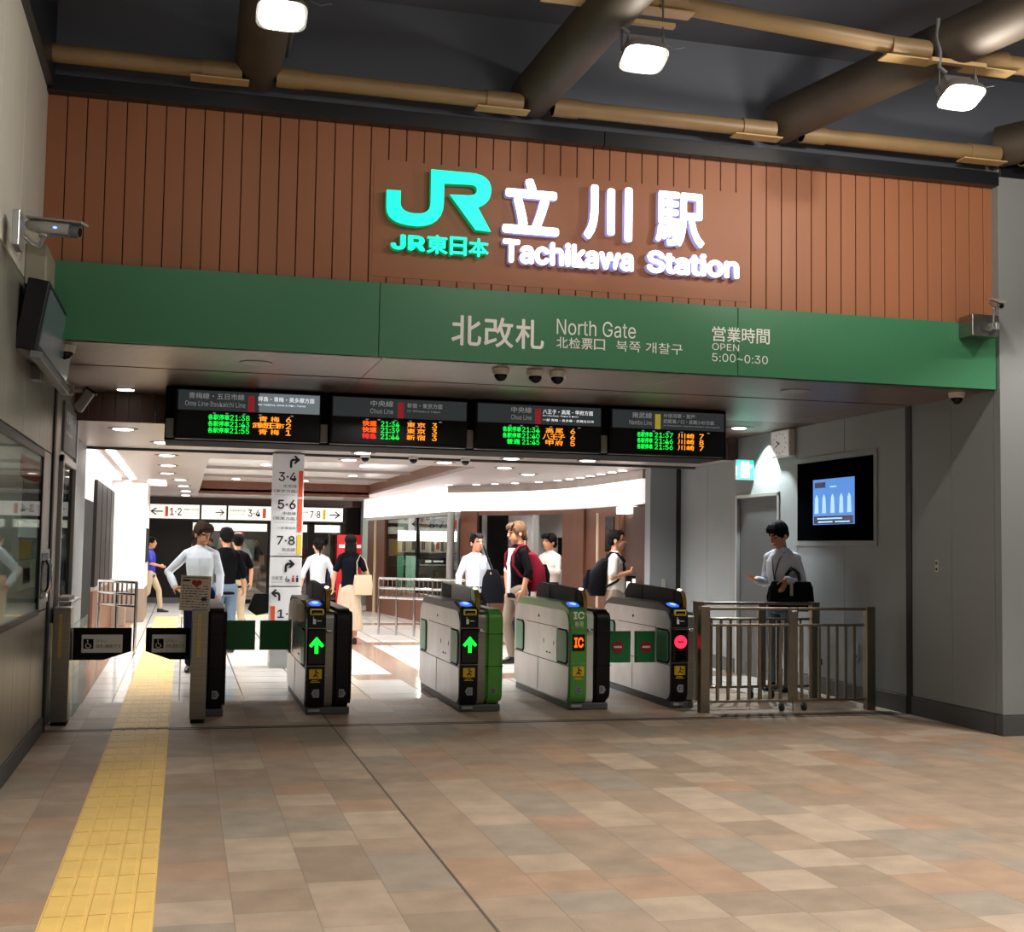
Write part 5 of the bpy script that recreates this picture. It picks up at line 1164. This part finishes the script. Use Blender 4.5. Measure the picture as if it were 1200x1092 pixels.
    for p in me.polygons:
        if p.center.z < 1.3: continue
        q = Hi @ p.center
        if q.y < -.05:
            if abs(q.x) < .024 and abs(q.z + .056) < .0075 and q.y < -.07: p.material_index = 1
            elif abs(abs(q.x) - .031) < .0135 and abs(q.z - .014) < .0068: p.material_index = 2
            elif abs(abs(q.x) - .033) < .020 and abs(q.z - .041) < .0055: p.material_index = 2
    link('body', me, t)
    def cloth(name, mb_, m_, v=None, it=2):
        me_ = remesh(mb_, v or vox * 1.1, it); me_.name = name; me_.materials.clear(); setm(me_, m_); return link(name, me_, t)
    # --- shirt
    mb = MB(); torso(mb, .012, .90 if belt else .82)
    for S, E, W_ in ((SL, EL, WL), (SR, ER, WR)):
        if sleeve == 'long': limb(mb, [S, S.lerp(E, .5), E, E.lerp(W_, .5), E.lerp(W_, .93)], [.057 * w_, .055 * w_, .050 * w_, .047 * w_, .040 * w_])
        elif sleeve == 'half': limb(mb, [S, S.lerp(E, .5), E, E.lerp(W_, .25)], [.058 * w_, .057 * w_, .054 * w_, .050])
        elif sleeve == 'short': limb(mb, [S, S.lerp(E, .45), S.lerp(E, .78)], [.058 * w_, .062 * w_, .063 * w_])
    mb.loft([(neck + V(0, -.002, -.045), (.074, 0, 0), (0, .068, 0)), (neck + V(0, -.004, .012), (.068, 0, 0), (0, .064, 0))], seg=18)
    # soft folds at elbows and waist
    for E in (EL, ER):
        if sleeve in ('long',): mb.ell(E, .054 * w_, .053, .05, 12, 8)
    sh_o = cloth('shirt', mb, shirt)
    if inner:   # open front over a white tee: strip on the chest
        mb = MB(); mb.loft([(L((0, -.045, z)), (.055, 0, 0), (0, .085 * build + (.012 if z < 1.3 else .0), 0)) for z in (.88, 1.0, 1.15, 1.28, 1.38, 1.44)], seg=16)
        cloth('undershirt', mb, inner)
    else:
        part('placket', MB().tube([L((0, -(.102 if z < 1.3 else .112) * build - .012 - (.002), z)) for z in (.96, 1.06, 1.16, 1.26, 1.34)], .008, 6), shirt, sh_o)
    # --- legs
    mb = MB()
    if skirt:
        mb.loft([((0, 0, .98), (.135, 0, 0), (0, .10, 0)), ((0, 0, .85), (.175, 0, 0), (0, .14, 0)), ((0, 0, .6), (.20, 0, 0), (0, .17, 0)), ((0, 0, .22), (.24, 0, 0), (0, .21, 0))], seg=28); cloth('skirt', mb, skirt)
    else:
        mb.loft([((0, 0, .99), (.148 * w_, 0, 0), (0, .108, 0)), ((0, .004, .90), (.165 * w_, 0, 0), (0, .120, 0)), ((0, .0, .80), (.150 * w_, 0, 0), (0, .10, 0))], seg=24, power=2.3)
        for Hh, K, A in ((HL, KL, AL), (HR, KR, AR)):
            limb(mb, [Hh, Hh.lerp(K, .5), K, K.lerp(A, .45), A + V(0, 0, .03)], [.098 * w_, .085 * w_, .068, .064, .056])
        cloth('trousers', mb, trousers)
    if belt and not skirt:
        part('belt', MB().loft([((0, -lean * .0, z), (.158 * w_, 0, 0), (0, .117, 0)) for z in (.965, .995)], seg=28, power=2.3), 'shoe', t, sm=True)
    for A, K in ((AL, KL), (AR, KR)):
        mb = MB(); q = 0
        mb.loft([(A + V(0, .075, -.045), (.030, 0, 0), (0, 0, .040)), (A + V(0, .03, -.035), (.040, 0, 0), (0, 0, .052)), (A + V(0, -.06, -.048), (.044, 0, 0), (0, 0, .040)), (A + V(0, -.15, -.062), (.040, 0, 0), (0, 0, .026)), (A + V(0, -.19, -.068), (.022, 0, 0), (0, 0, .016))], seg=16, power=2.5)
        part('shoe', mb, shoes, t, sm=True)
    # --- hair
    mb = MB()
    if hair_style in ('short', 'crop', 'fringe'):
        g = .008 if hair_style == 'crop' else .016
        mb.ell(hp(0, .024, .046), HS * (.076 + g), HS * (.084 + g), HS * (.078 + g), 20, 14, rot=rt); mb.ell(hp(0, .055, -.005), HS * (.064 + g * .6), HS * (.052 + g * .6), HS * (.060), 16, 10, rot=rt)
        for sx in (1, -1): mb.ell(hp(.064 * sx, .0, .030), HS * (.018), HS * (.040), HS * (.040), 10, 8, rot=rt)
        random.seed(len(label))
        if hair_style == 'fringe':
            for k in range(9):
                x = -.058 + k * .0145; mb.tube([hp(x * .8, -.045, .118), hp(x, -.088, .088), hp(x * 1.05 + .004, -.094, .052 + random.uniform(-.008, .01))], [.018, .014, .006], 8)
            for sx in (1, -1):
                for k in range(4): mb.tube([hp(sx * .066, -.04 + k * .025, .07), hp(sx * .076, -.04 + k * .025, .03), hp(sx * .074, -.03 + k * .022, .0)], [.016, .012, .006], 8)
            for k in range(7): mb.tube([hp(-.05 + k * .016, .08, .02), hp(-.05 + k * .016, .098, -.03), hp(-.045 + k * .015, .08, -.075)], [.02, .016, .007], 8)
        else:
            for k in range(7):
                x = -.045 + k * .015; mb.tube([hp(x * .8, -.02, .112 + g * .5), hp(x, -.066, .096), hp(x, -.084, .066)], [.020, .015, .006], 8)
        for k in range(14):
            a = k * .9; mb.tube([hp(.05 * math.cos(a), .02 + .06 * math.sin(a), .115), hp(.062 * math.cos(a), .02 + .075 * math.sin(a), .128 - .02 * (k % 3))], [.018, .006], 8)
    elif hair_style == 'bun':
        mb.ell(hp(0, .024, .042), HS * (.086), HS * (.092), HS * (.086), 20, 14, rot=rt); mb.ell(hp(0, .06, -.01), HS * (.066), HS * (.05), HS * (.062), 16, 10, rot=rt); mb.ell(hp(0, .11, -.02), HS * (.034), HS * (.034), HS * (.034), 12, 8)
        mb.tube([hp(0, .10, -.03), hp(0, .12, -.09), hp(0, .105, -.15)], [.022, .018, .008], 8)
    elif hair_style == 'long':
        mb.ell(hp(0, .024, .042), HS * (.088), HS * (.094), HS * (.086), 20, 14, rot=rt); mb.loft([(hp(0, .04, .04), (.086, 0, 0), (0, .075, 0)), (hp(0, .05, -.06), (.092, 0, 0), (0, .065, 0)), (hp(0, .06, -.16), (.088, 0, 0), (0, .05, 0)), (hp(0, .06, -.21), (.06, 0, 0), (0, .03, 0))], seg=18)
        for k in range(9): mb.tube([hp(-.07 + k * .0175, .085, -.02), hp(-.072 + k * .018, .10, -.12), hp(-.075 + k * .019, .095, -.22 - .015 * (k % 2))], [.018, .016, .006], 8)
    cloth('hair', mb, hair, vox * .9, 1)
    return t

def W2L(t, p):   # world point to the person's local frame
    return (Matrix.Translation(t.location) @ t.rotation_euler.to_matrix().to_4x4() @ Matrix.Diagonal((*t.scale, 1))).inverted() @ Vector(p)

def backpack(label, loc, rz, m, size=(.30, .18, .46), straps=True, s=1., accent=None):
    """worn on the back: local frame of the wearer, +y behind"""
    t = thing('backpack', label, 'backpack', loc, rz); t.scale = (s, s, s); w_, d, h = size
    mb = MB(); mb.loft([((0, .13, 1.40), (w_ * .30, 0, 0), (0, .035, 0)), ((0, .15, 1.36), (w_ * .45, 0, 0), (0, d * .36, 0)), ((0, .13 + d * .45, 1.2), (w_ * .5, 0, 0), (0, d * .5, 0)), ((0, .13 + d * .5, 1.40 - h * .85), (w_ * .52, 0, 0), (0, d * .55, 0)), ((0, .13 + d * .45, 1.40 - h), (w_ * .42, 0, 0), (0, d * .42, 0))], seg=24, power=3)
    part('main_pouch', mb, m, t, sm=True)
    mb = MB(); mb.loft([((0, .13 + d * .95, 1.24), (w_ * .30, 0, 0), (0, .025, 0)), ((0, .14 + d, 1.12), (w_ * .38, 0, 0), (0, .05, 0)), ((0, .14 + d, .99), (w_ * .36, 0, 0), (0, .05, 0))], seg=20, power=3)
    part('front_pocket', mb, accent or m, t, sm=True)
    if straps:
        for sx in (1, -1): part('shoulder_strap', MB().tube([(sx * .09, .13, 1.38), (sx * .105, .06, 1.475), (sx * .115, -.03, 1.46), (sx * .125, -.115, 1.36), (sx * .13, -.115, 1.22), (sx * .155, -.03, 1.10), (sx * .13, .12, 1.02)], .016, 8), m, t, sm=True)
    part('carry_loop', MB().tube([(-.03, .125, 1.41), (0, .12, 1.455), (.03, .125, 1.41)], .008, 8), m, t, sm=True)
    return t

PI = math.pi
# man behind the wheelchair lane, leaning toward the notice
person('man in pale blue shirt behind the leftmost gate, beside the paper notice', (.19, 15.0, 0), R(-8), 1.71, hair='hair_brown', hair_style='fringe', shirt='shirt_blue', sleeve='long', trousers='trouser_navy',
       head_yaw=R(38), head_pitch=R(14), eR=(-.37, .04, 1.17), wR=(-.27, -.12, 1.0), hR=(.6, -.5, -.25), nR=(.2, .2, -1), eL=(.23, .03, 1.14), wL=(.24, -.05, .90), aR=(-.09, .0, .09), aL=(.10, .05, .09), vox=.008, skin='skin')
person('man in black shirt and jeans, seen from behind, next to the pale blue shirt', (.56, 17.6, 0), R(195), 1.68, shirt='cloth_black', sleeve='half', trousers='jeans', hair_style='short', eR=(-.26, .0, 1.14), wR=(-.30, -.10, .92), aL=(.1, .12, .11), kL=(.1, -.03, .5), belt=False, vox=.010)
person('person in dark top and pale shorts near the back shop window', (.85, 21.0, 0), R(200), 1.62, shirt='cloth_black', sleeve='short', trousers='khaki', skin='skin_b', eL=(.24, -.05, 1.14), wL=(.16, -.26, 1.05), belt=False, vox=.013)
person('woman with tied dark hair and white blouse, right of the pillar sign', (2.02, 19.6, 0), R(188), 1.58, hair_style='bun', shirt='shirt_white', sleeve='half', trousers='trouser_dark', female=True, skin='skin_b', belt=False, vox=.010)
person('woman in a black top and long beige skirt seen from behind', (2.44, 19.0, 0), R(176), 1.64, hair_style='long', shirt='cloth_navy', sleeve='short', skirt='skirt_beige', female=True, skin='skin_b', belt=True, vox=.010, eL=(.24, .02, 1.15), wL=(.25, -.08, .95))
tb = thing('tote_bag', 'beige cloth tote bag on the shoulder of the woman in the long skirt', 'bag', (2.63, 18.9, .74))
part('bag_body', MB().loft([((0, 0, .30), (.13, 0, 0), (0, .02, 0)), ((0, 0, .15), (.15, 0, 0), (0, .05, 0)), ((0, 0, .0), (.14, 0, 0), (0, .045, 0))], seg=20, power=4), 'bag_beige', tb, sm=True)
part('strap', MB().tube([(-.09, 0, .30), (-.10, -.02, .50), (-.055, -.02, .60), (.02, -.01, .52), (.09, 0, .30)], .009, 8), 'bag_beige', tb, sm=True)
person('man in white shirt with black shoulder bag, beyond the third gate', (3.93, 17.0, 0), R(14), 1.66, hair_style='crop', shirt='shirt_white', sleeve='long', trousers='trouser_dark', head_yaw=R(8), eR=(-.27, .0, 1.15), wR=(-.31, -.06, .92), eL=(.27, .02, 1.17), wL=(.16, -.20, 1.10), hL=(-.3, -.2, .3), nL=(0, .3, 1), curl=1.1, kR=(-.1, -.12, .5), aR=(-.1, -.1, .09), aL=(.1, .15, .13), vox=.008)
sb = thing('shoulder_bag', 'black shoulder bag held by the man beyond the third gate', 'bag', (4.13, 16.85, .72))
part('bag_body', MB().loft([((0, 0, .46), (.07, 0, 0), (0, .05, 0)), ((0, 0, .34), (.13, 0, 0), (0, .07, 0)), ((.02, 0, .12), (.17, 0, 0), (0, .08, 0)), ((.03, 0, .0), (.14, 0, 0), (0, .06, 0))], seg=22, power=3), 'bag_navy', sb, sm=True)
part('strap', MB().tube([(.0, -.02, .44), (-.06, -.03, .58), (-.11, .02, .74), (-.09, .13, .78), (.0, .25, .6)], .014, 8), 'bag_navy', sb, sm=True)
person('man with fair brown hair, black overshirt over white tee, taupe trousers', (4.16, 15.6, 0), R(-82), 1.80, hair='hair_blond', hair_style='fringe', shirt='cloth_black', sleeve='half', trousers='trouser_beige', inner='shirt_white', head_yaw=R(0), head_pitch=R(6),
       eR=(-.22, .04, 1.14), wR=(-.22, -.02, .88), eL=(.25, .04, 1.16), wL=(.27, -.04, .92), kR=(-.09, -.10, .51), aR=(-.09, -.02, .09), kL=(.09, .06, .50), aL=(.09, .24, .15), belt=False, vox=.008)
backpack('crimson and black backpack on the man with brown hair', (4.16, 15.6, 0), R(-82), 'bag_red', (.32, .22, .50), True, 1.03, accent='cloth_black')
person('person in white mostly hidden behind the crimson backpack', (4.95, 18.4, 0), R(20), 1.66, hair_style='short', shirt='shirt_cream', sleeve='short', trousers='trouser_dark', vox=.012, belt=False)
person('man in white shirt with folded arms by the dark kiosk window', (5.50, 18.7, 0), R(-58), 1.70, hair_style='fringe', shirt='shirt_cream', sleeve='long', trousers='trouser_dark', head_yaw=R(-10), eL=(.25, -.08, 1.17), wL=(.02, -.24, 1.20), hL=(-1, -.1, .05), nL=(0, .8, 0), eR=(-.25, -.08, 1.17), wR=(-.03, -.26, 1.16), hR=(1, -.1, .1), nR=(0, .8, 0), vox=.008)
person('boy in white polo shirt facing right, wearing a navy backpack', (5.42, 15.4, 0), R(68), 1.72, skin='skin', hair_style='crop', shirt='shirt_cream', sleeve='short', trousers='trouser_beige', eR=(-.26, .03, 1.14), wR=(-.12, -.19, 1.22), hR=(.7, -.5, .3), nR=(.3, .8, 0), curl=1.3, eL=(.24, .02, 1.15), wL=(.24, -.05, .93), belt=False, vox=.008)
backpack('navy backpack on the boy in the white polo shirt', (5.42, 15.4, 0), R(68), 'bag_navy', (.32, .24, .50), True, .98)
person('person in royal blue top and khaki trousers walking far down the hall', (-.68, 27.6, 0), R(80), 1.02 * 1.55, shirt='shirt_royal', sleeve='short', trousers='khaki', skin='skin', kL=(.09, -.2, .52), aL=(.09, -.25, .10), kR=(-.09, .02, .48), aR=(-.09, .28, .16), eR=(-.24, -.06, 1.15), wR=(-.2, -.26, 1.1), belt=False, vox=.014)
# man with the black bag by the right wall
mR = person('man in white shirt with blue lanyard standing at the right wall', (6.25, 12.35, 0), R(-62), 1.80, skin='skin', hair_style='short', shirt='shirt_white', sleeve='long', trousers='jeans', head_yaw=R(-6), head_pitch=R(26), lean=.05,
       eR=(-.22, .00, 1.12), wR=(-.14, -.25, 1.15), hR=(.05, -1, .12), nR=(.1, .1, 1), eL=(.24, .03, 1.10), wL=(.21, -.23, 1.165), hL=(.0, -.45, -.85), nL=(-1, 0, 0), curl=.35, kL=(.09, -.03, .50), aL=(.09, .02, .09), kR=(-.09, -.05, .50), aR=(-.09, -.02, .09), vox=.006)
part('lanyard', MB().tube([(-.075, .02, 1.475), (-.07, -.07, 1.44), (-.045, -.125, 1.36), (-.01, -.15, 1.22), (.0, -.135, 1.08)], .006, 8).tube([(.075, .02, 1.475), (.07, -.07, 1.44), (.045, -.125, 1.36), (.01, -.15, 1.22), (.0, -.135, 1.08)], .006, 8), 'jeans_dark', mR, label='dark blue lanyard')
bb_s = 1.14
bb = thing('briefcase_bag', 'large black bag with two handles held by the man at the right wall', 'bag', (6.22, 12.1, .865), R(-30))
bb.scale = (1, 1, bb_s)
part('bag_body', MB().loft([((0, 0, .27), (.20, 0, 0), (0, .05, 0)), ((0, 0, .22), (.225, 0, 0), (0, .07, 0)), ((0, 0, .08), (.24, 0, 0), (0, .095, 0)), ((.0, 0, .0), (.22, 0, 0), (0, .08, 0))], seg=28, power=4.5), 'bag_navy', bb, sm=True)
part('handle', MB().tube([(-.06, -.05, .25), (-.05, -.05, .34), (.0, -.03, .40), (.06, -.03, .36), (.09, -.05, .25)], .010, 10), 'black_plastic', bb, sm=True); part('handle', MB().tube([(-.05, .04, .25), (-.03, .04, .35), (.02, .03, .39), (.08, .04, .35), (.10, .04, .25)], .010, 10), 'black_plastic', bb, sm=True)
part('metal_tag', MB().box(-.01, .025, -.085, -.075, .14, .26, .004), 'steel', bb); part('zip', MB().box(-.19, .19, -.01, .01, .268, .276), 'steel', bb)
part('strap', MB().tube([(-.22, 0, .22), (-.245, -.03, .12), (-.22, -.05, .03)], .012, 8), 'black_plastic', bb, sm=True)
